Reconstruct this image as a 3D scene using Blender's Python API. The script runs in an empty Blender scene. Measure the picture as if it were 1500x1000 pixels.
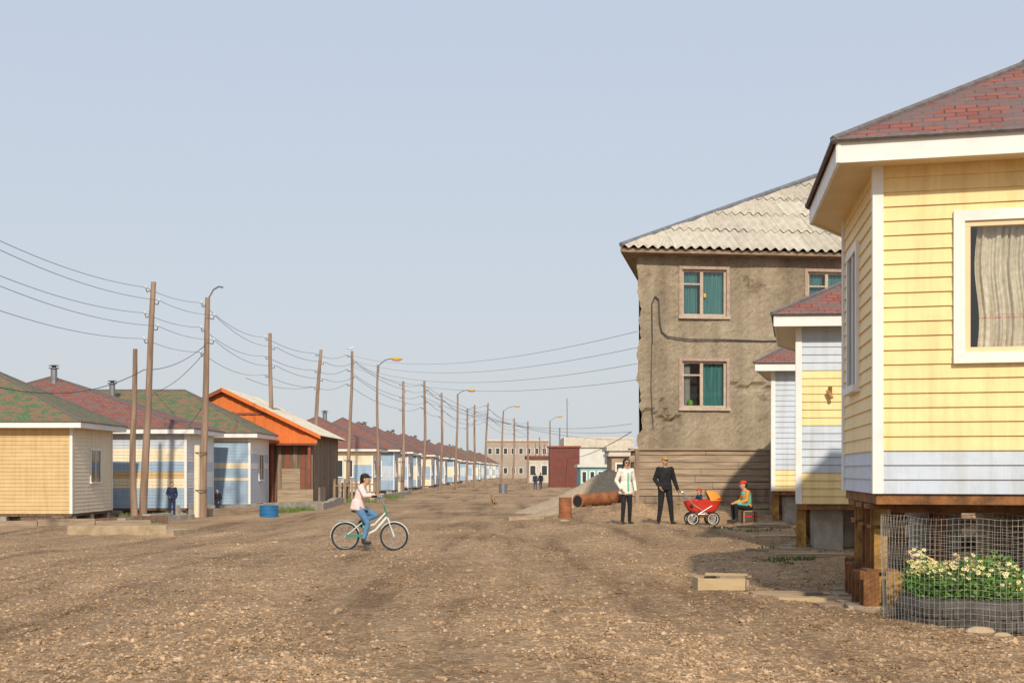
import bpy, bmesh, math, random
import numpy as np
from mathutils import Vector, Matrix
random.seed(7); np.random.seed(7)
F=2083.0; CH=1.4; HZ=690.0
sc=bpy.context.scene
V=Vector
def px(x,d): return (x-750.0)*d/F
def pz(y,d): return CH+(HZ-y)*d/F
def sm(t): 
    t=np.clip(t,0,1); return t*t*(3-2*t)
MOUNDS=[(3.9,43.0,2.2,1.3,.38),(2.6,45.5,1.6,1.5,.30),(5.6,42.0,2.2,1.0,.28)]
def g(x,y):
    x=np.asarray(x,float); y=np.asarray(y,float)
    s=(y-30)/40.0-x/16.0
    z=-0.45*sm(s)
    k=sm((90-y)/40)
    w=x+0.22*y+1.2*np.sin(y*0.07)
    z=z+k*(0.022*np.sin(w*2.1)+0.012*np.sin(w*5.3+.5)+0.015*np.sin(x*0.9+y*0.35)+0.02*np.sin(y*0.6-x*.3+1)+0.008*np.sin(x*3.1+y*1.3)+0.006*np.sin(y*4.3+x*1.1))
    for cx,cy,rx,ry,h in MOUNDS:
        z=z+h*np.exp(-((x-cx)/rx)**2-((y-cy)/ry)**2)*(1+.12*np.sin(x*5+y*3))
    return z
def gz(x,y): return float(g(x,y))

# ---------------- materials
def nodes(name):
    m=bpy.data.materials.new(name); m.use_nodes=True
    nt=m.node_tree; b=nt.nodes["Principled BSDF"]
    return m,nt,b
def ramp(nt,fac,stops):
    r=nt.nodes.new("ShaderNodeValToRGB"); el=r.color_ramp.elements
    el[0].position=stops[0][0]; el[0].color=(*stops[0][1],1)
    el[1].position=stops[-1][0]; el[1].color=(*stops[-1][1],1)
    for p,c in stops[1:-1]:
        e=el.new(p); e.color=(*c,1)
    nt.links.new(fac,r.inputs[0]); return r.outputs[0]
def coords(nt,kind="Object",scale=(1,1,1),rot=(0,0,0)):
    if kind=="Pos":
        o=nt.nodes.new("ShaderNodeNewGeometry").outputs["Position"]
    else:
        o=nt.nodes.new("ShaderNodeTexCoord").outputs[kind]
    mp=nt.nodes.new("ShaderNodeMapping"); mp.inputs["Scale"].default_value=scale; mp.inputs["Rotation"].default_value=rot
    nt.links.new(o,mp.inputs[0]); return mp.outputs[0]
def noise(nt,vec,scale,detail=4,rough=.55):
    n=nt.nodes.new("ShaderNodeTexNoise"); n.inputs["Scale"].default_value=scale; n.inputs["Detail"].default_value=detail
    n.inputs["Roughness"].default_value=rough
    nt.links.new(vec,n.inputs["Vector"]); return n.outputs["Fac"]
def mixc(nt,f,a,b,mode='MIX'):
    n=nt.nodes.new("ShaderNodeMix"); n.data_type='RGBA'; n.blend_type=mode
    for s,v in ((n.inputs[0],f),(n.inputs[6],a),(n.inputs[7],b)):
        if hasattr(v,"is_linked"): nt.links.new(v,s)
        elif isinstance(v,(int,float)): s.default_value=v
        else: s.default_value=(*v,1)
    return n.outputs[2]
def bump(nt,b,h,strength=.3,dist=.01):
    n=nt.nodes.new("ShaderNodeBump"); n.inputs["Strength"].default_value=strength; n.inputs["Distance"].default_value=dist
    nt.links.new(h,n.inputs["Height"]); nt.links.new(n.outputs[0],b.inputs["Normal"])
def M(name,c,c2=None,scale=3,rough=.7,bs=.25,stretch=(1,1,1),metal=0,lo=.35,hi=.68,bd=.01,spec=.3,fine=40):
    m,nt,b=nodes(name)
    if c2 is None: c2=tuple(x*.8 for x in c)
    v=coords(nt,"Pos",stretch)
    n=noise(nt,v,scale,6,.65)
    col=ramp(nt,n,[(lo,c2),(hi,c)])
    nt.links.new(col,b.inputs["Base Color"])
    b.inputs["Roughness"].default_value=rough; b.inputs["Metallic"].default_value=metal
    b.inputs["Specular IOR Level"].default_value=spec
    if bs>0: bump(nt,b,noise(nt,v,fine,3),bs,bd)
    return m
def siding(name,c,c2):
    m,nt,b=nodes(name)
    v=coords(nt,"Pos",(1,1,4)); col=ramp(nt,noise(nt,v,1.2,6,.65),[(.35,c2),(.68,c)])
    st=ramp(nt,noise(nt,coords(nt,"Pos",(5,5,.35)),1.5,5,.7),[(.30,(.84,.81,.76)),(.55,(1,1,1))])
    col=mixc(nt,1,col,st,'MULTIPLY')
    nt.links.new(col,b.inputs["Base Color"]); b.inputs["Roughness"].default_value=.48; b.inputs["Specular IOR Level"].default_value=.3
    bump(nt,b,noise(nt,coords(nt,"Pos",(3,3,40)),3,3),.08,.01); return m
m_yel=siding("siding_yellow",(.88,.69,.34),(.83,.63,.30))
m_yel2=siding("siding_tan",(.66,.48,.24),(.58,.41,.20))
m_cream=siding("siding_cream",(.84,.74,.56),(.78,.68,.50))
m_blu=siding("siding_blue_grey",(.56,.62,.70),(.50,.56,.65))
m_sky=siding("siding_sky_blue",(.35,.48,.62),(.30,.42,.56))
m_white=M("white_trim",(.84,.83,.80),(.74,.72,.68),2.5,.5,.1)
m_soff=M("soffit",(.80,.64,.40),(.72,.56,.34),2,.6,.1)
m_rust=M("rust",(.34,.15,.055),(.12,.06,.03),6,.85,.5)
m_rusty=M("rust_yellow",(.55,.33,.09),(.20,.105,.04),5,.8,.5)
m_rusto=M("rust_orange",(.44,.17,.07),(.22,.09,.045),4,.85,.4)
m_conc=M("concrete",(.46,.42,.35),(.28,.25,.21),3,.9,.5)
m_concl=M("concrete_tan",(.50,.385,.25),(.32,.24,.15),3,.9,.5)
m_wood=M("weathered_wood",(.38,.28,.20),(.19,.135,.095),4,.85,.5,(1,1,.12))
m_woodh=M("weathered_planks",(.48,.37,.26),(.25,.185,.125),4,.85,.5,(.25,.25,3))
m_woodd=M("dark_boards",(.24,.155,.11),(.10,.065,.05),3,.85,.5,(6,6,.3))
m_woodl=M("new_wood",(.58,.45,.27),(.40,.29,.16),4,.8,.3,(.4,.4,3))
m_orange=M("orange_boards",(.74,.20,.045),(.60,.15,.035),3,.7,.2,(8,8,.4))
m_red=M("red_brown_paint",(.32,.10,.055),(.21,.065,.04),3,.6,.2)
m_dark=M("dark_interior",(.03,.03,.03),(.02,.02,.02),2,.9,0)
m_metal=M("grey_metal",(.35,.36,.38),(.22,.22,.23),5,.45,.1,metal=.7)
m_steel=M("chrome",(.7,.7,.72),(.6,.6,.62),5,.25,0,metal=.9)
m_rub=M("rubber",(.045,.042,.04),(.025,.024,.024),8,.8,.3)
m_tyre=M("old_tyre",(.13,.115,.10),(.06,.055,.05),6,.9,.5)
m_wire=M("wire_dark",(.10,.09,.09),(.07,.065,.065),3,.6,0)
m_gwire=M("wire_galvanised",(.50,.48,.44),(.34,.32,.29),9,.5,0,metal=.3)
m_insul=M("insulator",(.7,.7,.68),(.6,.6,.58),5,.3,0)
m_lampm=M("lamp_yellow",(.70,.42,.08),(.5,.28,.06),6,.5,.1)
m_teal=M("teal_paint",(.10,.33,.33),(.06,.22,.23),4,.5,.1)
m_bluet=M("blue_plastic",(.03,.17,.38),(.02,.12,.28),4,.5,.05)
m_tin=M("light_tin",(.66,.61,.51),(.50,.45,.37),2,.6,.2)
m_pink=M("pink_cloth",(.84,.66,.62),(.76,.56,.53),12,.9,.3)
m_jean=M("jeans",(.13,.27,.45),(.08,.18,.33),12,.9,.3)
m_blk=M("black_cloth",(.026,.026,.030),(.014,.014,.016),12,.9,.3)
m_wht=M("white_coat",(.82,.79,.68),(.72,.69,.58),12,.9,.3)
m_navy=M("navy_cloth",(.03,.045,.10),(.018,.025,.06),12,.9,.3)
m_skin=M("skin",(.58,.34,.23),(.50,.28,.18),12,.55,.05)
m_hair=M("dark_hair",(.035,.02,.015),(.015,.01,.008),30,.6,.4)
m_cap=M("ochre_cap",(.48,.33,.10),(.34,.23,.07),10,.9,.2)
m_redc=M("red_cloth",(.66,.05,.025),(.5,.035,.02),8,.75,.2)
m_orc=M("orange_cloth",(.80,.32,.05),(.66,.24,.04),8,.75,.2)
m_tealc=M("teal_cloth",(.16,.55,.45),(.11,.42,.35),10,.85,.2)
m_eye=M("eye",(.03,.02,.02),(.02,.015,.015),5,.3,0)
m_lip=M("lips",(.38,.11,.09),(.32,.09,.08),5,.5,0)
m_shoe=M("shoe",(.05,.045,.04),(.03,.03,.03),9,.6,.1)
m_green=M("green_paint",(.05,.26,.18),(.035,.19,.13),9,.4,0)
m_bikew=M("white_enamel",(.74,.78,.76),(.62,.66,.64),9,.35,0)
m_dog=M("dog_fur",(.42,.30,.17),(.24,.16,.09),7,.95,.5)
m_leaf=M("leaves",(.13,.28,.04),(.07,.17,.025),9,.6,0)
m_weed=M("weeds",(.16,.21,.06),(.08,.12,.03),9,.7,0)
m_flow=M("flowers",(.85,.74,.22),(.88,.84,.55),25,.6,0)
m_tank=M("dark_red_metal",(.22,.07,.06),(.16,.055,.045),2,.7,.1)
m_brick=M("far_building",(.42,.35,.29),(.35,.29,.24),.6,.9,0)
m_farw=M("far_white",(.66,.66,.61),(.56,.56,.52),.6,.9,0)
m_fart=M("far_teal",(.28,.48,.50),(.22,.42,.45),.6,.9,0)
m_gp=M("gravel_tan",(.50,.39,.27),(.34,.26,.175),9,.95,.5,bd=.02,fine=14)

def glassmat(f=.10,tc=(.88,.90,.90)):
    m=bpy.data.materials.new("window_glass"); m.use_nodes=True; nt=m.node_tree
    nt.nodes.remove(nt.nodes["Principled BSDF"]); o=nt.nodes["Material Output"]
    t=nt.nodes.new("ShaderNodeBsdfTransparent"); t.inputs[0].default_value=(*tc,1)
    gl=nt.nodes.new("ShaderNodeBsdfGlossy"); gl.inputs["Roughness"].default_value=.03
    mx=nt.nodes.new("ShaderNodeMixShader"); mx.inputs[0].default_value=f; nt.links.new(t.outputs[0],mx.inputs[1]); nt.links.new(gl.outputs[0],mx.inputs[2])
    nt.links.new(mx.outputs[0],o.inputs[0]); return m
m_glass=glassmat()
def dglass():
    m,nt,b=nodes("dark_window_glass"); b.inputs["Base Color"].default_value=(.05,.06,.065,1); b.inputs["Roughness"].default_value=.12; return m
m_dgl=dglass()
m_curt_teal=M("teal_curtain",(.07,.26,.24),(.035,.15,.15),5,.8,.2,(4,4,.3))
m_curt_w=M("grey_curtain",(.45,.44,.40),(.28,.30,.28),5,.8,.2,(4,4,.3))
def curtain():
    m,nt,b=nodes("lace_curtain")
    v=coords(nt,"Pos",(1,1,1)); n=noise(nt,v,22,4)
    base=ramp(nt,n,[(.3,(.58,.50,.38)),(.7,(.82,.76,.62))])
    lowf=ramp(nt,noise(nt,coords(nt,"Pos",(7,7,.8)),1.2,4,.6),[(.35,(.72,.68,.6)),(.6,(1.05,1.05,1.03))])
    base=mixc(nt,1,base,lowf,'MULTIPLY')
    sx=nt.nodes.new("ShaderNodeSeparateXYZ"); nt.links.new(v,sx.inputs[0])
    def band(z0,w):
        a=nt.nodes.new("ShaderNodeMath"); a.operation='COMPARE'; a.inputs[1].default_value=z0; a.inputs[2].default_value=w
        nt.links.new(sx.outputs[2],a.inputs[0])
        dd=nt.nodes.new("ShaderNodeTexNoise"); dd.inputs["Scale"].default_value=45; nt.links.new(v,dd.inputs["Vector"])
        g2=nt.nodes.new("ShaderNodeMath"); g2.operation='GREATER_THAN'; g2.inputs[1].default_value=.48; nt.links.new(dd.outputs["Fac"],g2.inputs[0])
        mm=nt.nodes.new("ShaderNodeMath"); mm.operation='MULTIPLY'; nt.links.new(a.outputs[0],mm.inputs[0]); nt.links.new(g2.outputs[0],mm.inputs[1])
        return mm.outputs[0]
    c=mixc(nt,band(2.83,.006),base,(.62,.16,.08)); c=mixc(nt,band(2.86,.004),c,(.7,.3,.2)); c=mixc(nt,band(2.62,.003),c,(.7,.3,.2))
    nt.links.new(c,b.inputs["Base Color"]); b.inputs["Roughness"].default_value=.9
    return m
m_curt=curtain()
def shingle(name,a,bb,cc,mort):
    m,nt,b=nodes(name)
    uv=coords(nt,"UV")
    br=nt.nodes.new("ShaderNodeTexBrick"); br.offset=.5
    br.inputs["Scale"].default_value=1; br.inputs["Brick Width"].default_value=.2; br.inputs["Row Height"].default_value=.14
    br.inputs["Mortar Size"].default_value=.010; br.inputs["Color1"].default_value=(*a,1); br.inputs["Color2"].default_value=(*bb,1); br.inputs["Mortar"].default_value=(*mort,1)
    br.inputs["Bias"].default_value=0
    nt.links.new(uv,br.inputs["Vector"])
    n=noise(nt,coords(nt,"UV",(1.6,3.5,1)),1.3,3)
    f=ramp(nt,n,[(.47,(0,0,0)),(.53,(1,1,1))])
    c=mixc(nt,f,br.outputs["Color"],mixc(nt,.75,br.outputs["Color"],cc))
    sp=noise(nt,uv,130,2); sp2=ramp(nt,sp,[(.3,(.6,.6,.6)),(.7,(1.25,1.2,1.2))])
    c=mixc(nt,1.0,c,sp2,'MULTIPLY')
    nt.links.new(c,b.inputs["Base Color"]); b.inputs["Roughness"].default_value=.9
    bump(nt,b,br.outputs["Fac"],-.5,.01)
    return m
m_shr=shingle("red_shingles",(.34,.115,.08),(.24,.08,.06),(.16,.13,.125),(.10,.05,.045))
m_shg=shingle("green_shingles",(.12,.20,.09),(.09,.16,.08),(.26,.13,.09),(.06,.07,.04))
m_hipg=M("hip_cap",(.20,.175,.175),(.12,.10,.10),14,.9,.4)
def groundmat(name="ground_gravel",pebble=False):
    m,nt,b=nodes(name)
    v=coords(nt,"Pos")
    vo=nt.nodes.new("ShaderNodeTexVoronoi"); vo.inputs["Scale"].default_value=26; nt.links.new(v,vo.inputs["Vector"])
    sx=nt.nodes.new("ShaderNodeSeparateColor"); nt.links.new(vo.outputs["Color"],sx.inputs[0])
    st=ramp(nt,sx.outputs[0],[(0,(.15,.10,.06)),(.4,(.29,.20,.125)),(.8,(.42,.30,.195)),(1,(.58,.46,.34))])
    if pebble:
        c=mixc(nt,.25,st,(.38,.27,.17))
    else:
        fine=ramp(nt,noise(nt,v,12,9,.82),[(.33,(.15,.10,.058)),(.5,(.33,.23,.14)),(.68,(.52,.375,.24))])
        c=mixc(nt,.55,st,fine)
    tr=noise(nt,coords(nt,"Pos",(.9,.07,1),(0,0,math.radians(-14))),1.0,5,.65)
    trc=ramp(nt,tr,[(.36,(.64,.61,.59)),(.46,(.95,.94,.93)),(.62,(1.15,1.14,1.12))])
    c=mixc(nt,1,c,trc,'MULTIPLY')
    big=ramp(nt,noise(nt,v,.14,5,.6),[(.35,(.80,.78,.77)),(.65,(1.12,1.11,1.09))])
    c=mixc(nt,1,c,big,'MULTIPLY')
    mid=ramp(nt,noise(nt,v,1.7,6,.75),[(.3,(.78,.77,.76)),(.7,(1.18,1.17,1.16))])
    c=mixc(nt,1,c,mid,'MULTIPLY')
    c=mixc(nt,1,c,(1.14,1.12,1.08),'MULTIPLY')
    nt.links.new(c,b.inputs["Base Color"]); b.inputs["Roughness"].default_value=.95; b.inputs["Specular IOR Level"].default_value=.12
    if not pebble:
        h=nt.nodes.new("ShaderNodeMath"); h.operation='ADD'; nt.links.new(noise(nt,v,14,7,.8),h.inputs[0])
        mu=nt.nodes.new("ShaderNodeMath"); mu.operation='MULTIPLY'; mu.inputs[1].default_value=-.6; nt.links.new(vo.outputs["Distance"],mu.inputs[0]); nt.links.new(mu.outputs[0],h.inputs[1])
        bump(nt,b,h.outputs[0],.75,.035)
    return m
m_gr=groundmat(); m_peb=groundmat("pebbles",True)
def stucco():
    m,nt,b=nodes("stucco")
    v=coords(nt,"Pos"); n=noise(nt,v,.9,8,.7); c=ramp(nt,n,[(.3,(.30,.24,.17)),(.5,(.43,.35,.245)),(.72,(.54,.45,.33))])
    st=ramp(nt,noise(nt,coords(nt,"Pos",(2.2,2.2,.18)),1,5),[(.38,(.80,.79,.78)),(.6,(1.05,1.05,1.05))])
    c=mixc(nt,1,c,st,'MULTIPLY')
    pt=ramp(nt,noise(nt,coords(nt,"Pos",(1,1,1.5)),.55,8,.75),[(.60,(1,1,1)),(.63,(.68,.65,.62))])
    c=mixc(nt,1,c,pt,'MULTIPLY')
    sp=ramp(nt,noise(nt,v,14,6,.85),[(.3,(.66,.66,.66)),(.68,(1.2,1.2,1.2))]); c=mixc(nt,1,c,sp,'MULTIPLY')
    nt.links.new(c,b.inputs["Base Color"]); b.inputs["Roughness"].default_value=.95
    bump(nt,b,noise(nt,v,9,8,.85),1.0,.07); return m
m_stuc=stucco()
def slate():
    m,nt,b=nodes("asbestos_roof")
    uv=coords(nt,"UV"); br=nt.nodes.new("ShaderNodeTexBrick"); br.inputs["Scale"].default_value=1; br.inputs["Brick Width"].default_value=1.1; br.inputs["Row Height"].default_value=1.45
    br.inputs["Mortar Size"].default_value=.01; br.inputs["Color1"].default_value=(.60,.55,.46,1); br.inputs["Color2"].default_value=(.49,.44,.36,1); br.inputs["Mortar"].default_value=(.33,.28,.22,1)
    nt.links.new(uv,br.inputs["Vector"])
    n=ramp(nt,noise(nt,uv,3,6,.7),[(.3,(.76,.74,.71)),(.7,(1.10,1.10,1.08))])
    nt.links.new(mixc(nt,1,br.outputs["Color"],n,'MULTIPLY'),b.inputs["Base Color"]); b.inputs["Roughness"].default_value=.9; return m
m_slate=slate()

# ---------------- mesh builder
class MB:
    def __init__(s): s.v=[]; s.f=[]; s.m=[]; s.uv=[]; s.mats=[]
    def mi(s,mat):
        if mat not in s.mats: s.mats.append(mat)
        return s.mats.index(mat)
    def face(s,pts,mat,uv=None):
        i=len(s.v); s.v+= [tuple(p) for p in pts]; s.f.append(tuple(range(i,i+len(pts)))); s.m.append(s.mi(mat)); s.uv.append(uv)
    def raw(s,vs,fs,mat):
        i=len(s.v); s.v+=[tuple(p) for p in vs]; k=s.mi(mat)
        for f in fs: s.f.append(tuple(i+j for j in f)); s.m.append(k); s.uv.append(None)
    BF=[(0,3,2,1),(4,5,6,7),(0,1,5,4),(1,2,6,5),(2,3,7,6),(3,0,4,7)]
    def obox(s,o,u,n,s0,s1,t0,t1,z0,z1,mat):
        o=V((o[0],o[1],0)); u=V((u[0],u[1],0)); n=V((n[0],n[1],0)); z=V((0,0,1))
        P=[o+u*a+n*b+z*c for c in (z0,z1) for a,b in ((s0,t0),(s1,t0),(s1,t1),(s0,t1))]
        s.raw(P,MB.BF,mat)
    def box(s,c,size,mat,rz=0,tilt=None):
        R=Matrix.Rotation(rz,3,'Z')
        if tilt: R=R@Matrix.Rotation(tilt[1],3,tilt[0])
        P=[V(c)+R@V((sx*size[0]/2,sy*size[1]/2,sz*size[2]/2)) for sz in (-1,1) for sx,sy in ((-1,-1),(1,-1),(1,1),(-1,1))]
        s.raw(P,MB.BF,mat)
    def cyl(s,a,b,r0,mat,r1=None,n=10,cap=True):
        a=V(a); b=V(b); r1=r0 if r1 is None else r1; d=(b-a)
        if d.length<1e-6: return
        d.normalize(); x=d.orthogonal().normalized(); y=d.cross(x)
        P=[a+(x*math.cos(2*math.pi*i/n)+y*math.sin(2*math.pi*i/n))*r0 for i in range(n)]+[b+(x*math.cos(2*math.pi*i/n)+y*math.sin(2*math.pi*i/n))*r1 for i in range(n)]
        fs=[(i,(i+1)%n,n+(i+1)%n,n+i) for i in range(n)]
        if cap: fs+= [tuple(range(n-1,-1,-1)),tuple(range(n,2*n))]
        s.raw(P,fs,mat)
    def tube(s,pts,r,mat,n=8):
        for a,b in zip(pts[:-1],pts[1:]): s.cyl(a,b,r,mat,n=n)
    def torus(s,c,axis,R,r,mat,n=28,k=8):
        ax=V(axis).normalized(); x=ax.orthogonal().normalized(); y=ax.cross(x); c=V(c); P=[]
        for i in range(n):
            a=2*math.pi*i/n; e=x*math.cos(a)+y*math.sin(a)
            for j in range(k):
                q=2*math.pi*j/k; P.append(c+e*(R+r*math.cos(q))+ax*(r*math.sin(q)))
        s.raw(P,[(i*k+j,((i+1)%n)*k+j,((i+1)%n)*k+(j+1)%k,i*k+(j+1)%k) for i in range(n) for j in range(k)],mat)
    def lathe(s,prof,c,mat,n=24):
        c=V(c); P=[c+V((r*math.cos(2*math.pi*i/n),r*math.sin(2*math.pi*i/n),z)) for r,z in prof for i in range(n)]
        s.raw(P,[(k*n+i,k*n+(i+1)%n,(k+1)*n+(i+1)%n,(k+1)*n+i) for k in range(len(prof)-1) for i in range(n)],mat)
    def ell(s,c,r,mat,n=12,k=8,R=None,half=None):
        P=[];c=V(c)
        for i in range(k+1):
            th=math.pi*i/k
            for j in range(n):
                ph=2*math.pi*j/n; q=V((r[0]*math.sin(th)*math.cos(ph),r[1]*math.sin(th)*math.sin(ph),r[2]*math.cos(th)))
                if half is not None and q.z<half: q.z=half
                if R: q=R@q
                P.append(c+q)
        s.raw(P,[(i*n+j,(i+1)*n+j,(i+1)*n+(j+1)%n,i*n+(j+1)%n) for i in range(k) for j in range(n)],mat)
    def build(s,name,parent=None,smooth=False):
        me=bpy.data.meshes.new(name); me.from_pydata(s.v,[],s.f)
        for m in s.mats: me.materials.append(m)
        me.polygons.foreach_set("material_index",s.m)
        if any(u is not None for u in s.uv):
            l=me.uv_layers.new(name="UVMap"); 
            for p,u in zip(me.polygons,s.uv):
                if u:
                    for li,c in zip(p.loop_indices,u): l.data[li].uv=c
        if smooth: me.polygons.foreach_set("use_smooth",[True]*len(me.polygons))
        me.update(); o=bpy.data.objects.new(name,me); sc.collection.objects.link(o)
        if parent: o.parent=parent
        return o
def empty(name):
    e=bpy.data.objects.new(name,None); sc.collection.objects.link(e); return e

# ---------------- ground
def axis(a,b,step,lo,hi,gr=1.12):
    c=list(np.arange(a,b,step)); s=step; x=a
    L=[]
    while x>lo: s*=gr; x-=s; L.append(x)
    s=step; x=c[-1]; R=[]
    while x<hi: s*=gr; x+=s; R.append(x)
    return np.array(L[::-1]+c+R)
xs=axis(-20,14,.16,-3000,3000); ys=axis(6,50,.16,-200,6000)
X,Y=np.meshgrid(xs,ys); Z=g(X,Y)
nearm=sm((60-Y)/20)
Z=Z+nearm*np.random.normal(0,.006,Z.shape)
nx,ny=len(xs),len(ys)
vv=np.stack([X.ravel(),Y.ravel(),Z.ravel()],1)
idx=np.arange(nx*ny).reshape(ny,nx)
ff=np.stack([idx[:-1,:-1].ravel(),idx[:-1,1:].ravel(),idx[1:,1:].ravel(),idx[1:,:-1].ravel()],1)
def fastmesh(name,vv,ff,mat,smooth=True):
    me=bpy.data.meshes.new(name); k=ff.shape[1]
    me.vertices.add(len(vv)); me.vertices.foreach_set("co",vv.astype(np.float32).ravel())
    me.loops.add(ff.size); me.loops.foreach_set("vertex_index",ff.astype(np.int32).ravel())
    me.polygons.add(len(ff)); me.polygons.foreach_set("loop_start",np.arange(0,ff.size,k,dtype=np.int32)); me.polygons.foreach_set("loop_total",np.full(len(ff),k,dtype=np.int32))
    me.update(calc_edges=True); me.validate(); me.materials.append(mat)
    me.polygons.foreach_set("use_smooth",[smooth]*len(me.polygons))
    o=bpy.data.objects.new(name,me); sc.collection.objects.link(o); return o
fastmesh("ground",vv,ff,m_gr)
bm=bmesh.new(); bmesh.ops.create_icosphere(bm,subdivisions=1,radius=1); iv=np.array([v.co[:] for v in bm.verts]); it=np.array([[v.index for v in f.verts] for f in bm.faces]); bm.free()
N=64000
dd=1/(1/8.8-np.random.rand(N)*(1/8.8-1/45)); xx=(np.random.rand(N)-.5)*dd*.78
keep=(np.sin(xx*1.3+dd*.5)+np.sin((xx+.22*dd)*2.4)+np.random.normal(0,1.3,N))>-.9
dd=dd[keep]; xx=xx[keep]; N=len(dd)
rad=np.clip(np.random.lognormal(-4.85,.46,N),.004,.036)
rad=rad*(1+dd/60)
sc3=np.stack([rad*np.random.uniform(.8,1.5,N),rad*np.random.uniform(.8,1.4,N),rad*np.random.uniform(.45,.85,N)],1)
an=np.random.rand(N)*6.28; ca,sa=np.cos(an),np.sin(an)
P=iv[None]*sc3[:,None,:]*(1+np.random.normal(0,.12,(N,len(iv),1)))
PX=P[:,:,0]*ca[:,None]-P[:,:,1]*sa[:,None]+xx[:,None]; PY=P[:,:,0]*sa[:,None]+P[:,:,1]*ca[:,None]+dd[:,None]
PZ=P[:,:,2]+(g(xx,dd)+sc3[:,2]*.25)[:,None]
fastmesh("gravel",np.stack([PX,PY,PZ],2).reshape(-1,3),(it[None]+np.arange(N)[:,None,None]*len(iv)).reshape(-1,3),m_peb,False)

# ---------------- houses
def offset_poly(P,o):
    n=len(P); R=[]
    for i in range(n):
        a,b,c=V(P[i-1]),V(P[i]),V(P[(i+1)%n])
        d1=(b-a).normalized(); d2=(c-b).normalized(); n1=V((d1.y,-d1.x)); n2=V((d2.y,-d2.x))
        m=(n1+n2).normalized(); R.append(b+m*(o/max(.3,m.dot(n1))))
    return R
def window(mb,o,u,n,s0,s1,z0,z1,frame=m_white,fw=.09,glass=m_dgl,mull=1,back=None,t=.05):
    mb.obox(o,u,n,s0-fw,s1+fw,-.02,t,z1,z1+fw,frame); mb.obox(o,u,n,s0-fw-.03,s1+fw+.03,-.02,t+.04,z0-fw*.8,z0,frame)
    mb.obox(o,u,n,s0-fw,s0,-.02,t,z0,z1,frame); mb.obox(o,u,n,s1,s1+fw,-.02,t,z0,z1,frame)
    for k in range(1,mull+1):
        sm_=s0+(s1-s0)*k/(mull+1); mb.obox(o,u,n,sm_-.03,sm_+.03,-.01,t-.012,z0,z1,frame)
    a=V((o[0],o[1],0)); uu=V((u[0],u[1],0)); nn=V((n[0],n[1],0))*(.018+.006)
    f=lambda s,z:a+uu*s+nn+V((0,0,z))
    mb.face([f(s0,z0),f(s1,z0),f(s1,z1),f(s0,z1)],glass)
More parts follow.
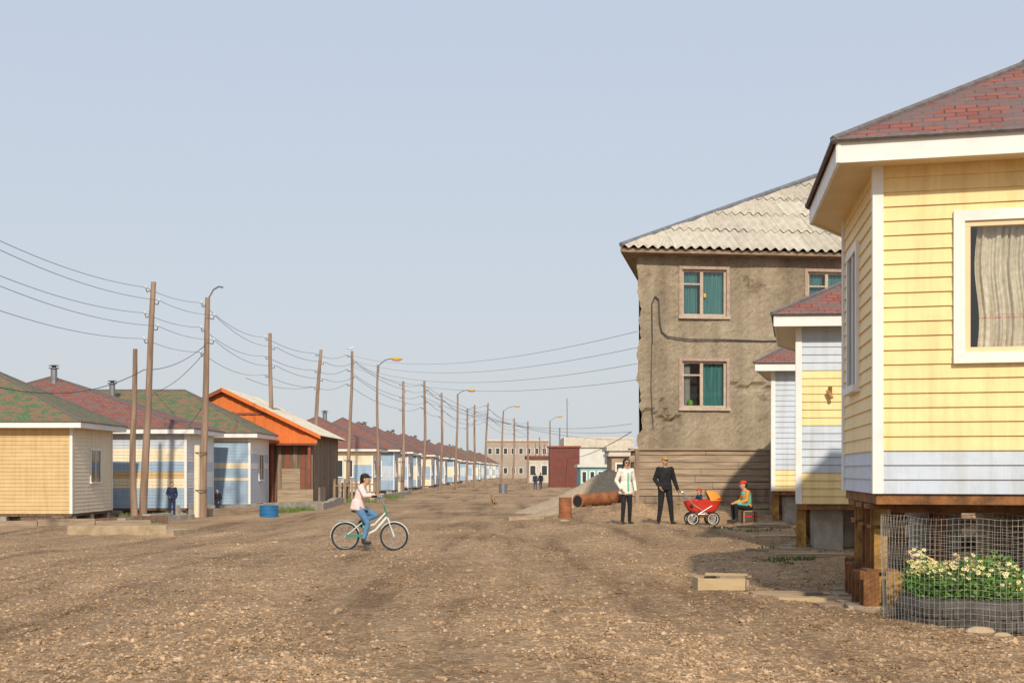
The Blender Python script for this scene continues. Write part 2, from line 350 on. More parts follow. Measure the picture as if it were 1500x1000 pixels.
def house(name,P,z0,z1,apexes,rise,bands,roof,oh=.38,row=.14,fasc=.18,wins=(),sideM=None,piers='block',pipe=None,cap=m_hipg):
    E=empty(name); P=[V(p) for p in P]; n=len(P)
    wb=MB(); tb=MB()
    for i in range(n):
        a,b=P[i],P[(i+1)%n]; L=(b-a).length; u=(b-a)/L; nn=V((u.y,-u.x))
        holes=[w for w in wins if w[0]==i]
        z=z0; r=0
        while z<z1-.01:
            zt=min(z+row,z1); mat=bands((z+zt)/2,i)
            segs=[(0,L)]
            for h in holes:
                if zt>h[3]+.02 and z<h[4]-.02 and h[5]:
                    segs=[(0,h[1]-.02),(h[2]+.02,L)]
            for s0,s1 in segs:
                f=lambda s,o,zz:(a.x+u.x*s+nn.x*o,a.y+u.y*s+nn.y*o,zz)
                wb.face([f(s0,.022,z),f(s1,.022,z),f(s1,.003,zt),f(s0,.003,zt)],mat)
                wb.face([f(s0,.0,z),f(s1,.0,z),f(s1,.022,z),f(s0,.022,z)],mat)
            z=zt; r+=1
        tb.obox(a,u,nn,-.03,.07,-.01,.032,z0,z1,m_white); tb.obox(a,u,nn,L-.07,L+.03,-.01,.034,z0,z1,m_white)
        for h in holes:
            if not h[5]: window(tb,a,u,nn,h[1],h[2],h[3],h[4])
        wb.obox(a,u,nn,0,L,-.16,-.01,z0-.10,z0-.002,m_rust if piers=='steel' else m_woodd)
    wb.face([(p.x,p.y,z0) for p in reversed(P)],m_woodd)
    wb.build("walls",E); 
    O=offset_poly(P,oh)
    for i in range(n):
        a,b=O[i],O[(i+1)%n]; c,d=P[i],P[(i+1)%n]
        tb.face([(a.x,a.y,z1),(c.x,c.y,z1),(d.x,d.y,z1),(b.x,b.y,z1)],m_soff)
        u=(b-a).normalized(); nn=V((u.y,-u.x)); 
        tb.obox(a,u,nn,-.02,(b-a).length+.02,-.02,.01,z1-.02,z1+fasc,m_white)
    tb.build("trim",E)
    rb=MB(); zr=z1+fasc+.006; A=[V((q[0],q[1],zr+rise)) for q in apexes]
    O2=offset_poly(P,oh+.05)
    near=[min(A,key=lambda q:(V((q.x,q.y))-V(p)).length) for p in O2]
    for i in range(n):
        a=V((*O2[i],zr)); b=V((*O2[(i+1)%n],zr)); r0=near[i]; r1=near[(i+1)%n]
        pts=[a,b,r0] if r0 is r1 else [a,b,r1,r0]
        u=(b-a).normalized(); nn=u.cross(r0-a).normalized(); up=nn.cross(u)
        rb.face(pts,roof,[((p-a).dot(u)+i*3.3,(p-a).dot(up)) for p in pts])
        rb.cyl(a+V((0,0,.0)),r0+V((0,0,.01)),.04,cap,n=6)
        rb.cyl(a,b,.02,cap,n=5)
    if len(A)>1: rb.cyl(A[0],A[1],.05,cap,n=6)
    rb.build("roof",E)
    if pipe:
        cb=MB(); x,y,zb,h,r=pipe
        cb.cyl((x,y,zb-.6),(x,y,zb+h),r,m_metal,n=14); cb.cyl((x,y,zb+h),(x,y,zb+h+.04),r*1.6,m_metal,n=14); cb.cyl((x,y,zb+h+.12),(x,y,zb+h+.16),r*1.7,m_metal,r1=r*1.2,n=14); cb.cyl((x,y,zb+h),(x,y,zb+h+.15),r*.7,m_dark,n=10)
        cb.build("chimney_pipe",E)
    pb=MB(); 
    cx=sum(p.x for p in P)/n; cy=sum(p.y for p in P)/n
    for i in range(n):
        a,b=P[i],P[(i+1)%n]; L=(b-a).length; k=max(2,int(L/2.2)+1)
        for j in range(k):
            q=a.lerp(b,(j+.12)/(k-.76)); q=q.lerp(V((cx,cy)),.04); gg=gz(q.x,q.y)-.05
            if piers=='block' and z0-.1>gg: pb.box((q.x,q.y,(gg+z0-.1)/2),(.45,.4,z0-.1-gg),m_conc)
    if piers=='block': 
        for i in range(n):
            a,b=P[i],P[(i+1)%n]; L=(b-a).length; u=(b-a)/L; nn=V((u.y,-u.x))
            pb.obox(a,u,nn,.3,L-.3,-.35,-.28,gz(a.x,a.y)-.2,z0-.1,m_woodd)
    if pb.v: pb.build("foundation",E)
    return E
# R1
def b1(z,i): return m_blu if z<1.6 else m_yel
R1=[(3.44,13.44),(10.8,11.4),(12.4,15.2),(10.5,19.5),(6,19.8),(3.82,16.3)]
a0=V(R1[0]); u1=(V(R1[1])-a0).normalized(); n1=V((u1.y,-u1.x))
w1=(0,.80,2.02,2.50,3.72,True); w1b=(0,4.6,5.9,2.50,3.72,False)
E1=house("yellow_clapboard_house",R1,1.19,4.27,[(7.6,16.3)],2.27,b1,m_shr,wins=(w1,w1b),piers='steel',row=.135,pipe=(5.75,15.6,5.35,.42,.10))
wb=MB(); 
s0,s1,za,zb=w1[1:5]
for (q0,q1,y0,y1,t) in ((s0-.1,s1+.1,zb,zb+.1,.055),(s0-.1,s1+.1,za-.1,za,.07),(s0-.1,s0,za,zb,.055),(s1,s1+.1,za,zb,.055)):
    wb.obox(a0,u1,n1,q0,q1,-.06,t,y0,y1,m_white)
for (q0,q1,y0,y1,t) in ((s0,s1,zb-.05,zb,.03),(s0,s1,za,za+.05,.03),(s0,s0+.05,za+.05,zb-.05,.028),(s1-.05,s1,za+.05,zb-.05,.028)):
    wb.obox(a0,u1,n1,q0,q1,-.05,t,y0,y1,m_soff)
gp=lambda s,o,z:(a0.x+u1.x*s+n1.x*o,a0.y+u1.y*s+n1.y*o,z)
wb.face([gp(s0,-.01,za),gp(s1,-.01,za),gp(s1,-.01,zb),gp(s0,-.01,zb)],m_glass)
wb.build("window_frame",E1)
cb=MB(); nC=150; nR=12
P_=[gp(s0+.11+.02*math.sin(j*.6)+(s1-s0-.12)*(i/nC), -.10+(.028*math.sin(i*.55+math.sin(i*.17)*2.2+.12*j)+.012*math.sin(i*1.5+j*.2))*(1-.35*j/nR), za+.03+(zb-za)*j/nR) for j in range(nR+1) for i in range(nC+1)]
cb.raw(P_,[(j*(nC+1)+i,j*(nC+1)+i+1,(j+1)*(nC+1)+i+1,(j+1)*(nC+1)+i) for j in range(nR) for i in range(nC)],m_curt)
cb.face([gp(s0-.2,-.45,za-.2),gp(s1+.2,-.45,za-.2),gp(s1+.2,-.45,zb+.2),gp(s0-.2,-.45,zb+.2)],m_dark)
cb.build("curtain",E1,True)
sb=MB(); a5=V(R1[5]); b5=V(R1[0]); u5=(b5-a5).normalized(); n5=V((u5.y,-u5.x))
window(sb,a5,u5,n5,.7,1.5,2.3,3.7); sb.build("side_window",E1)
def ibeam(mb,x,y,z0,z1,w=.14,mat=m_rusty):
    mb.box((x,y,(z0+z1)/2),(.012,w,z1-z0),mat); mb.box((x,y-w/2,(z0+z1)/2),(w,.014,z1-z0),mat); mb.box((x,y+w/2,(z0+z1)/2),(w,.014,z1-z0),mat)
ub=MB()
for (x,y,m_) in ((3.60,13.95,m_rusty),(3.70,14.7,m_rust),(3.82,15.5,m_rusty),(3.98,16.2,m_rust),(4.25,14.2,m_rust),(4.5,16.6,m_rusty)):
    gg=gz(x,y); hh=.38+.1*random.random()
    ibeam(ub,x,y,gg+.05,1.1,.13,m_)
    ub.box((x,y,gg+hh),(.30,.26,.03),m_rust); ibeam(ub,x+.10,y-.12,gg+.05,gg+hh,.17,m_rusty); ibeam(ub,x-.12,y-.10,gg+.05,gg+hh,.15,m_rust)
    ub.box((x,y,gg+.03),(.62,.42,.09),m_woodh,random.uniform(-.2,.2)); ub.box((x-.12,y-.12,gg-.005),(.9,.3,.07),m_woodl,random.uniform(-.15,.15))
    ub.box((x,y,1.06),(.24,.24,.05),m_rust); ub.box((x,y,.86),(.20,.20,.03),m_rust)
for (x,y,r,m) in ((5.05,17.2,.24,m_conc),(6.25,18.2,.30,m_concl),(7.6,15.5,.26,m_conc),(8.6,18.6,.26,m_concl),(9.8,14.0,.26,m_conc)):
    ub.cyl((x,y,gz(x,y)-.1),(x,y,1.09),r,m,n=24)
    for k in range(3): ub.torus((x,y,.25+k*.3),(0,0,1),r,.012,m,24,6)
ub.obox((3.7,13.9),(.964,-.267),(-.267,-.964),0,7,-.05,.05,1.0,1.085,m_rust)
ub.cyl((5.6,14.0,1.05),(5.45,13.7,.1),.02,m_rusto); ub.cyl((5.7,14.0,1.05),(5.75,13.6,.1),.02,m_rusto); ub.cyl((5.5,14.0,1.05),(5.85,13.6,.1),.015,m_rusto)
ub.build("steel_piers",E1)
# R2,R3
def b2(z,i): return m_blu if z>3.2 else m_yel if z>2.2 else m_blu if z>1.35 else m_yel
R2=[(4.92,24.5),(11.5,23.9),(13,27),(11.5,31),(7,31),(5.6,27.9)]
E2=house("clapboard_house",R2,.84,3.88,[(8.8,27.4)],2.0,b2,m_shr,piers='steel',row=.135)
def b3(z,i): return m_blu if z>1.4 else m_yel
R3=[(6.63,36.2),(13,35.8),(14,39),(12.5,42.4),(9,42.4),(7.5,39.6)]
E3=house("clapboard_house",R3,.9,3.95,[(10,39)],1.9,b3,m_shr,piers='steel',row=.135)
for E,x0,y0 in ((E2,4.95,24.6),(E3,6.7,36.4)):
    ub=MB()
    for k in range(5):
        x=x0+.07+k*.18*(1 if k<3 else 2.5); y=y0+.1+k*.45; gg=gz(x,y); zt=.74 if E is E2 else .8
        ibeam(ub,x,y,gg,zt,.14,[m_rusty,m_rust][k%2]); ub.cyl((x+.1,y,gg),(x-.15,y-.2,gg+.45),.03,m_rusty)
        ub.box((x,y,gg+.04),(.7,.4,.08),m_woodh,random.uniform(-.2,.2)); ub.box((x-.2,y-.3,gg+.02),(.8,.2,.05),m_woodl,random.uniform(-.3,.3))
    for k in range(3): ub.cyl((x0+.9+k*1.9,y0+.9,gz(x0,y0)-.1),(x0+.9+k*1.9,y0+.9,.83),.3,m_conc,n=20)
    ub.box((x0+.55,y0+.35,.35),(.5,.5,.8),m_conc)
    ub.build("steel_piers",E)
wbx=MB(); wbx.box((5.45,24.36,2.75),(.05,.05,.20),m_rusty,.3); wbx.cyl((5.4,24.36,2.78),(5.47,24.3,2.65),.03,m_rusty); wbx.build("hook",E2)

# left houses
def rect(X,d,W,D): return [(X-W,d),(X,d),(X,d+D),(X-W,d+D)]
zB,zT=-.15,3.0
def bL1(z,i): return m_yel2 if i!=1 else m_cream  # street wall gets paler siding: sunlit look painted into its colour
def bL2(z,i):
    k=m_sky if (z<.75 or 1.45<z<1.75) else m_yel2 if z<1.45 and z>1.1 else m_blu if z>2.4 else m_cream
    if i==1: k=m_white if k is not m_sky else m_blu  # street wall lightened in colour to stand in for sunlight
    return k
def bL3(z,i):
    if i==1: return m_white if (z>2.3 or 1.5<z<1.8) else m_blu  # paler colours on street wall imitate the sunlit side
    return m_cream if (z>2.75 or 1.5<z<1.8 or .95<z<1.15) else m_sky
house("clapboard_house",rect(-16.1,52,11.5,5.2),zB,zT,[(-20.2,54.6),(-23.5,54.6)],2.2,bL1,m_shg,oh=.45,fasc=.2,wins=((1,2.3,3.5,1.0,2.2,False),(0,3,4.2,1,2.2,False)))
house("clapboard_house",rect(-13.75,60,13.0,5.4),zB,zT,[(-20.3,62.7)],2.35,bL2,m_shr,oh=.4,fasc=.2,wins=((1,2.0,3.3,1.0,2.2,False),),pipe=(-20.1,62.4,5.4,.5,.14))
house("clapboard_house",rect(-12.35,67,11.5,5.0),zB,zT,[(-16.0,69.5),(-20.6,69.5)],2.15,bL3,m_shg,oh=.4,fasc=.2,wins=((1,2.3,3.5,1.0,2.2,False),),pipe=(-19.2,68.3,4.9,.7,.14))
d=106; k=0
random.seed(3)
while d<520:
    Xc=-10.4+.026*(d-108); 
    cols=[(m_cream,m_sky),(m_sky,m_blu),(m_blu,m_sky),(m_sky,m_cream)][k%4]
    def bf(z,i,c=cols): return c[0] if (z>1.9 or z<.6) else c[1]
    D=6.5+random.uniform(-.5,.5); W=9+random.uniform(-.5,1); ap=Xc-4.2-random.uniform(0,.8)
    house("clapboard_house",rect(Xc+random.uniform(-.3,.3),d,W,D),zB+random.uniform(-.1,.1),zT+random.uniform(-.1,.1),[(ap,d+D/2)],2.6+random.uniform(-.1,.4),bf,[m_shr,m_shr,m_shr,m_shg][k%4] if d>150 else m_shr,oh=.5,row=.35 if d>150 else .2,wins=((1,1.0,2.2,1,2.2,False),(1,4.0,5.2,1,2.2,False),(0,6.4,7.8,1,2.2,False)),pipe=(ap+.6,d+3,5.2,.7,.17) if k%2==0 else None)
    d+=12.5 if d<200 else 18; k+=1
for (X0,dd_) in ((-30,118),(-31,138),(-30,160),(-28,190)):
    house("clapboard_house",rect(X0,dd_,10,7),zB,zT,[(X0-5,dd_+3.5)],2.2,bL2,m_shr,oh=.5,row=.3)

def orange():
    E=empty("orange_wooden_house"); d=73.; X1=px(458,d); zb=gz(X1,d)-.1; ze=pz(634,d); W=9.2; X0=X1-W; zr=pz(571,d); D=10.5; xm=(X0+X1)/2
    w=MB()
    nb=46
    for i in range(nb):
        a=X0+W*i/nb; b=X0+W*(i+1)/nb; o=.02*(i%2)
        ha=lambda x: ze+(zr-ze)*(1-abs(x-xm)/(W/2))
        w.face([(a,d-o,ze-.25),(b,d-o,ze-.25),(b,d-o,ha(b)),(a,d-o,ha(a))],m_orange)
        w.face([(a,d-o,zb),(b,d-o,zb),(b,d-o,ze-.25),(a,d-o,ze-.25)],[m_woodd,m_red,m_woodd,m_wood][i*7%4])
    for i in range(40):
        a=d+D*i/40; b=d+D*(i+1)/40; o=.02*(i%2)
        w.face([(X1+o,a,zb),(X1+o,b,zb),(X1+o,b,ze),(X1+o,a,ze)],[m_wood,m_woodh,m_wood][i*5%3])
    w.face([(X0,d,zb),(X0,d+D,zb),(X0,d+D,ze),(X0,d,ze)],m_woodd)
    w.face([(X0,d+D,zb),(X1,d+D,zb),(X1,d+D,ze),(xm,d+D,zr),(X0,d+D,ze)],m_woodd)
    w.box((xm,d-.05,ze+(zr-ze)*.45),(W*.5,.05,.10),m_red); w.box((xm+.2,d-.05,ze+.75),(.7,.05,.7),m_red)
    w.box((xm,d-.08,ze-.32),(W+.5,.12,.42),m_orange); w.box((xm,d-.35,ze-.60),(W+.6,.8,.06),m_red,0)
    for x in (X1-.1,X1-2.0,X1-3.7): w.box((x,d-.5,(zb+ze-.6)/2),(.14,.14,ze-.6-zb),m_red)
    w.box((X1-1.1,d-.05,zb+1.1),(.95,.08,2.0),m_woodh); w.box((X1-2.8,d-.05,zb+1.6),(1.0,.1,1.0),m_white); w.box((X1-2.8,d-.11,zb+1.6),(.84,.04,.84),m_dgl)
    w.box((X1-.7,d-1.2,zb+.5),(1.8,.1,1.1),m_woodh); w.box((X1+.6,d-.9,zb+.55),(.08,2.2,1.2),m_wood)
    w.build("walls",E)
    r=MB(); e=.45
    for s in (-1,1):
        xe=xm+s*(W/2+e); zz=ze-(zr-ze)/(W/2)*e
        r.face([(xe,d-.35,zz+.08),(xe,d+D+.4,zz+.08),(xm,d+D+.4,zr+.1),(xm,d-.35,zr+.1)],m_tin)
        r.face([(xe,d-.35,zz+.0),(xe,d+D+.4,zz+.0),(xm,d+D+.4,zr+.02),(xm,d-.35,zr+.02)],m_red)
        for k in range(12):
            yy=d-.3+k*.95; r.cyl((xe,yy,zz+.09),(xm,yy,zr+.11),.035,m_tin,n=5)
        P=[(xe,d-.38,zz-.1),(xm,d-.38,zr-.1),(xm,d-.38,zr+.1),(xe,d-.38,zz+.09)]
        P2=[(p[0],p[1]+.04,p[2]) for p in P]
        r.raw(P+P2,[(0,1,2,3),(7,6,5,4),(0,3,7,4),(3,2,6,7),(2,1,5,6),(1,0,4,5)],m_orange if s>0 else m_red)
    r.build("roof",E)
orange()

# ---------------- apartment block
def apartment():
    E=empty("stucco_apartment_building")
    th=math.radians(8); A0=V((3.95,44.3)); u=V((math.cos(th),math.sin(th))); n=V((u.y,-u.x)); vdir=V((math.sin(math.radians(9.5)),math.cos(math.radians(9.5))))
    L=19.; D=12.6; z0,z1=2.0,8.15
    wins=[]
    for s in (1.38,5.47,9.6,13.7):
        for zz in (3.39,6.26): wins.append((s,s+1.43,zz,zz+1.46))
    sb=sorted(set([0,L]+[w[0] for w in wins]+[w[1] for w in wins])); zbk=sorted(set([z0,z1]+[w[2] for w in wins]+[w[3] for w in wins]))
    def fill(br,st):
        o=[]
        for a,b in zip(br[:-1],br[1:]):
            k=max(1,int((b-a)/st)); o+=[a+(b-a)*i/k for i in range(k)]
        return o+[br[-1]]
    S=fill(sb,.10); Zs=fill(zbk,.10)
    w=MB(); vs=[];fs=[]
    rnd=random.Random(5)
    for j,z in enumerate(Zs):
        jag=.05*math.sin(z*2.3)+.04*math.sin(z*7)+rnd.uniform(-.03,.03)
        for i,s in enumerate(S):
            s_=s+(jag if i==0 else 0)+(.14*max(0,1-abs(z-2.9)/.5) if i==0 else 0)
            o=rnd.uniform(-.012,.012)+.03*math.sin(s*1.3+z)*math.sin(z*1.9)
            if (s<1.3 and abs(z-3.0-.15*math.sin(s*5))<.16) : o-=.10
            if abs(z-4.02-.05*math.sin(s*7))<.10 and 2.9<s<4.8: o-=.10
            if abs(s-.9-.2*math.sin(z*3))<.06 and 2.9<z<3.6: o-=.08
            p=A0+u*s_+n*o; vs.append((p.x,p.y,z))
    ns=len(S)
    for j in range(len(Zs)-1):
        for i in range(ns-1):
            sm_,zm=(S[i]+S[i+1])/2,(Zs[j]+Zs[j+1])/2
            if any(a<sm_<b and c<zm<d_ for a,b,c,d_ in wins): continue
            fs.append((j*ns+i,j*ns+i+1,(j+1)*ns+i+1,(j+1)*ns+i))
    w.raw(vs,fs,m_stuc)
    C=[A0,A0+u*L,A0+u*L+vdir*D,A0+vdir*D]
    for i in (1,2,3):
        a,b=C[i],C[(i+1)%4]; w.face([(a.x,a.y,z0-2),(b.x,b.y,z0-2),(b.x,b.y,z1+.1),(a.x,a.y,z1+.1)],m_stuc)
    w.build("walls",E)
    p=MB(); r=random.Random(2); z=-.2; k=0
    while z<2.05:
        h=.21; x0=-.3+r.uniform(-.1,.1); 
        seg=[x0,2.6+r.uniform(-1,1),5.4+r.uniform(-1,1),L]
        for a,b in zip(seg[:-1],seg[1:]): p.obox(A0,u,n,a,b-.015,.25+r.uniform(0,.03),.31+r.uniform(0,.03),z+r.uniform(0,.012),z+h-.012,r.choice([m_woodh,m_woodh,m_woodh,m_wood]))
        z+=h
    p.obox(A0,u,n,-.25,L,-.05,.25,-.3,2.04,m_woodd); p.obox(A0,u,n,-.35,L,.0,.40,2.06,2.11,m_woodh)
    for s in (-.2,4.1,6.3): p.obox(A0,u,n,s,s+.12,.34,.41,-.2,2.05,m_wood)
    p.build("plank_plinth",E)
    q=MB(); fr=M("window_paint",(.56,.46,.36),(.40,.32,.25),8,.8,.2); fr2=M("window_paint_pink",(.50,.37,.30),(.32,.23,.18),10,.8,.2)
    for k,(a,b,c,d_) in enumerate(wins):
        for (q0,q1,y0,y1,t0,t1,m) in ((a-.1,b+.1,d_,d_+.09,-.1,.06,fr2),(a-.12,b+.12,c-.09,c,-.1,.09,fr),(a-.1,a,c,d_,-.1,.055,fr2),(b,b+.1,c,d_,-.1,.055,fr2),
            (a,a+.07,c,d_,-.12,-.04,fr),(b-.07,b,c,d_,-.12,-.04,fr),(a+.07,b-.07,d_-.07,d_,-.12,-.042,fr),(a+.07,b-.07,c,c+.07,-.12,-.042,fr),
            ((a*.55+b*.45)-.05,(a*.55+b*.45)+.05,c+.07,d_-.07,-.12,-.038,fr)):
            q.obox(A0,u,n,q0,q1,t0,t1,y0,y1,m)
        mid=a*.55+b*.45; zt=c+1.0 if k%2==0 else c+.98
        q.obox(A0,u,n,a+.07,mid-.05,-.12,-.045,zt,zt+.05,fr); 
        f=lambda s,o,zz:(*(A0+u*s+n*o),zz)
        q.face([f(a,-.09,c),f(b,-.09,c),f(b,-.09,d_),f(a,-.09,d_)],m_glass)
        q.face([f(a-.1,-.5,c-.1),f(b+.1,-.5,c-.1),f(b+.1,-.5,d_+.1),f(a-.1,-.5,d_+.1)],m_dark)
        up_=(k%2==1)
        for c0,c1 in (((a+.02,a+.55),(b-.72,b-.03)) if up_ else ((a+.05,a+.32),(b-.75,b-.03))):
            nn_=16; P=[f(c0+(c1-c0)*i/nn_,-.2+.03*math.sin(i*1.9),zz) for zz in (c,d_) for i in range(nn_+1)]
            q.raw(P,[(i,i+1,nn_+2+i,nn_+1+i) for i in range(nn_)],m_curt_teal if (up_ or c1>b-.1) else m_curt_w)
        if k==1: q.obox(A0,u,n,mid+.08,mid+.16,-.085,-.08,c+.6,c+.72,m_lampm)
        if not up_: q.ell(f(a+.3,-.14,c+.15),(.1,.06,.12),m_leaf,8,6)
    q.build("windows",E)
    c=MB(); f=lambda s,o,zz:V((*(A0+u*s+n*o),zz))
    pts=[f(.42,.06,5.4),f(.40,.06,6.6),f(.5,.06,6.85),f(.62,.06,6.75),f(.66,.06,6.0),f(.72,.06,5.75),f(.9,.06,5.6),f(1.6,.06,5.52),f(2.6,.06,5.53),f(4,.07,5.5),f(5.5,.06,5.55),f(8,.06,5.5)]
    c.tube(pts,.022,m_wire,6); c.tube([f(.4,.05,5.4),f(.38,.05,4.0),f(.45,.05,2.7)],.013,m_wire,5); c.build("wall_cable",E)
    O=offset_poly(C,.5); ze=8.3
    R0=A0+u*6.6+vdir*6.35; R1_=A0+u*(L-6.5)+vdir*6.35; zr=12.2
    r=MB()
    E0=V((*O[0],ze)); E1=V((*O[1],ze)); RR0=V((*R0,zr)); RR1=V((*R1_,zr))
    U=(E1-E0).normalized(); N_=U.cross(RR0-E0).normalized(); UP=N_.cross(U)
    T=(RR0-E0).dot(UP); sh=(RR0-E0).dot(U); sr=(RR1-E0).dot(U); Lt=(E1-E0).length
    pitch=.30; rows=5; per=8
    cols=int(Lt/pitch*per)
    for rw in range(rows):
        t0=T*rw/rows-(.06 if rw else .12); t1=T*(rw+1)/rows
        P=[]
        for kk in range(2):
            t=(t0,t1)[kk]; lo=sh*max(0,t)/T; hi=Lt-(Lt-sr)*max(0,t)/T
            for i in range(cols+1):
                s=i*pitch/per; s2=min(max(s,lo),hi)
                wob=.006*math.sin(int(s/1.1)*3.7+rw*2.1)
                h=.050*math.sin(2*math.pi*s2/pitch)+(.030 if kk==0 else .0)+wob+.04
                P.append(E0+U*s2+UP*(t+ (wob*2 if kk==0 else 0))+N_*h)
        base=len(r.v); r.v+=[tuple(p) for p in P]; mi=r.mi(m_slate)
        for i in range(cols):
            a=(base+i,base+i+1,base+cols+2+i,base+cols+1+i); r.f.append(a); r.m.append(mi)
            r.uv.append([((V(r.v[q])-E0).dot(U),(V(r.v[q])-E0).dot(UP)+ .03) for q in a])
    for i in (1,2,3):
        a=V((*O[i],ze)); b=V((*O[(i+1)%4],ze)); 
        pts=[a,b,RR1] if i==1 else ([a,b,RR0,RR1] if i==2 else [a,b,RR0])
        uu=(b-a).normalized(); nn=uu.cross(pts[2]-a).normalized(); up=nn.cross(uu)
        r.face(pts,m_slate,[((p-a).dot(uu),(p-a).dot(up)) for p in pts])
    r.build("roof",E,True)
    t=MB()
    t.cyl(E0+N_*.06,RR0+N_*.08,.08,m_metal,n=8); t.cyl(RR0+V((0,0,.08)),RR1+V((0,0,.08)),.08,m_metal,n=8); t.cyl(E1,RR1,.1,m_metal,n=8)
    for i in range(4):
        a,b=O[i],O[(i+1)%4]; c0,c1=C[i],C[(i+1)%4]; uu=(b-a).normalized(); nn=V((uu.y,-uu.x))
        t.obox(a,uu,nn,0,(b-a).length,-.03,.01,8.14,8.27,m_wood)
        t.face([(a.x,a.y,8.15),(c0.x,c0.y,8.12),(c1.x,c1.y,8.12),(b.x,b.y,8.15)],m_wood)
    t.build("eaves",E)
apartment()

# ---------------- poles
wiresMB=MB()
def wire(a,b,sag,r=.012,n=14):
    a=V(a);b=V(b); pts=[]
    for i in range(n+1):
        t=i/n; p=a.lerp(b,t); p.z-=sag*4*t*(1-t); pts.append(p)
    wiresMB.tube(pts,r,m_wire,4)
def pole(xt,yt,xb,d,r=.13,lamp=None,ins=5,stub=False,name=None,mat=m_wood,dark=0):
    top=V((px(xt,d),d,pz(yt,d))); xb_=px(xb,d); base=V((xb_,d,gz(xb_,d)-.3))
    mb=MB(); k=8; pts=[]
    for i in range(k+1):
        t=i/k; p=base.lerp(top,t); p.x+=.07*math.sin(t*3.1+xt)+.03*math.sin(t*7+xb); p.y+=.04*math.sin(t*4+xt*2); pts.append(p)
    for i in range(k): mb.cyl(pts[i],pts[i+1],r*(1-.4*i/k),mat,r1=r*(1-.4*(i+1)/k),n=12)
    att=[]
    for j in range(ins):
        t=1-.035-j*.055*9/max(6,(top.z-base.z)); p=base.lerp(top,t); s=1 if j%2 else -1
        mb.tube([p,p+V((s*.22,0,-.05)),p+V((s*.26,0,.08))],.018,m_wire,5); mb.ell(p+V((s*.26,0,.13)),(.05,.05,.07),m_insul,8,6); att.append(p+V((s*.26,-.03,.12)))
    if stub:
        mb.cyl(base+V((-.28,-.1,0)),base+V((-.26,-.1,3.2)),.12,m_cream,n=8)
        for zz in (1.1,2.6): mb.torus(base+V((-.12,-.05,zz+.3)),(0,0,1),.24,.02,m_wire,16,5)
    if lamp:
        tip=V((px(lamp[0],d),d,pz(lamp[1],d)))
        m1=top.lerp(tip,.35)+V((0,0,.18)); m2=top.lerp(tip,.7)+V((0,0,.16))
        mb.tube([top+V((0,0,-.5)),top+V((0,0,-.05)),m1,m2,tip],.035,m_metal,6)
        dirx=1 if tip.x>top.x else -1
        if lamp[2]:
            q=tip+V((dirx*.05,0,.02)); mb.ell(q,(.42,.16,.13),m_lampm,12,8); mb.ell(q+V((0,0,-.06)),(.3,.12,.12),m_insul,12,8)
    mb.build(name or ("street_lamp" if lamp else "utility_pole"),smooth=False)
    return att,top
m_pole=M("pole_wood",(.40,.28,.20),(.20,.135,.10),3,.85,.5,(2,2,.15))
PL=[]
a_,_=pole(-113,275,-113,35,.15,mat=m_pole); PL.append(a_)
a_,_=pole(224,413,212,55,.16,mat=m_pole); PL.append(a_)
pole(198,511,197,54.6,.14,ins=0,mat=m_pole)
a_,t2=pole(305,436,299,57,.16,lamp=(327,421,False),stub=True,mat=m_pole); PL.append(a_)
a_,_=pole(396,488,395,76,.15,stub=True,mat=m_pole); PL.append(a_)
a_,_=pole(469,512,458,84,.15,mat=m_pole); PL.append(a_)
a_,t5=pole(514,514,511,98,.14,stub=True,mat=m_pole); PL.append(a_)
pole(555,534,552,99,.12,lamp=(580,526,True),ins=0,mat=m_pole)
a_,_=pole(590,558,590,112,.15,mat=m_pole,stub=True); PL.append(a_)
a_,t8=pole(622,558,620,122,.15,mat=m_pole); PL.append(a_)
a_,_=pole(647,575,645,135,.15,mat=m_pole); PL.append(a_)
pole(670,577,669,140,.14,lamp=(690,572,True),ins=0,mat=m_pole)
a_,_=pole(684,598,684,160,.15,mat=m_pole); PL.append(a_)
a_,_=pole(695,593,696,165,.15,mat=m_pole); PL.append(a_)
a_,_=pole(714,590,711,172,.15,mat=m_pole); PL.append(a_)
pole(738,601,734,190,.15,lamp=(757,595,True),ins=0,mat=m_pole)
a_,_=pole(753,612,752,205,.17,mat=m_pole); PL.append(a_)
a_,_=pole(773,617,773,225,.18,mat=m_pole); PL.append(a_)
pole(806,616,806,235,.18,lamp=(820,610,True),ins=0,mat=m_pole)
for (x,y,d_) in ((790,640,260),(797,650,280),(820,626,255),(784,648,300)): pole(x,y,x,d_,.2,ins=0,mat=m_pole)
pole(831,583,831,250,.12,ins=2,mat=m_metal,name="radio_mast")
for A_,B_ in zip(PL[:-1],PL[1:]):
    for p,q in zip(A_,B_): wire(p,q,.014*(p-q).length+.1,.0095 if p.y<60 else .009+p.y*.00004)
wire(PL[0][4]+V((0,0,-2.0)),PL[1][4]+V((0,0,-1.2)),.9,.016); wire(PL[1][4]+V((0,0,-1.2)),(t2.x,t2.y,t2.z-1.8),.3,.016)
wire((t2.x,t2.y,t2.z-2.0),(-17.5,69.5,5.25),.3,.012); wire((t2.x+.0,t2.y,t2.z-4.),(-14.2,61,3.0),.1,.01)
wire(PL[4][4],(-13.7,73.2,6.2),.3,.012)
for zz,yy in ((5.9,0),(5.4,.05),(4.9,.1),(4.4,.12)):
    wire((t5.x,t5.y,t5.z-.3-yy*6),(3.9,44.3,zz-.15),.8+yy,.008,20)
for k in range(3): wire((t8.x,t8.y,t8.z-.4-k*.5),(px(925,90),90,3.4+k*.5),1.2,.014,20)
wire((px(925,90),90,3.9),(px(790,260),260,6.0),2,.025,20)
wiresMB.build("power_lines")

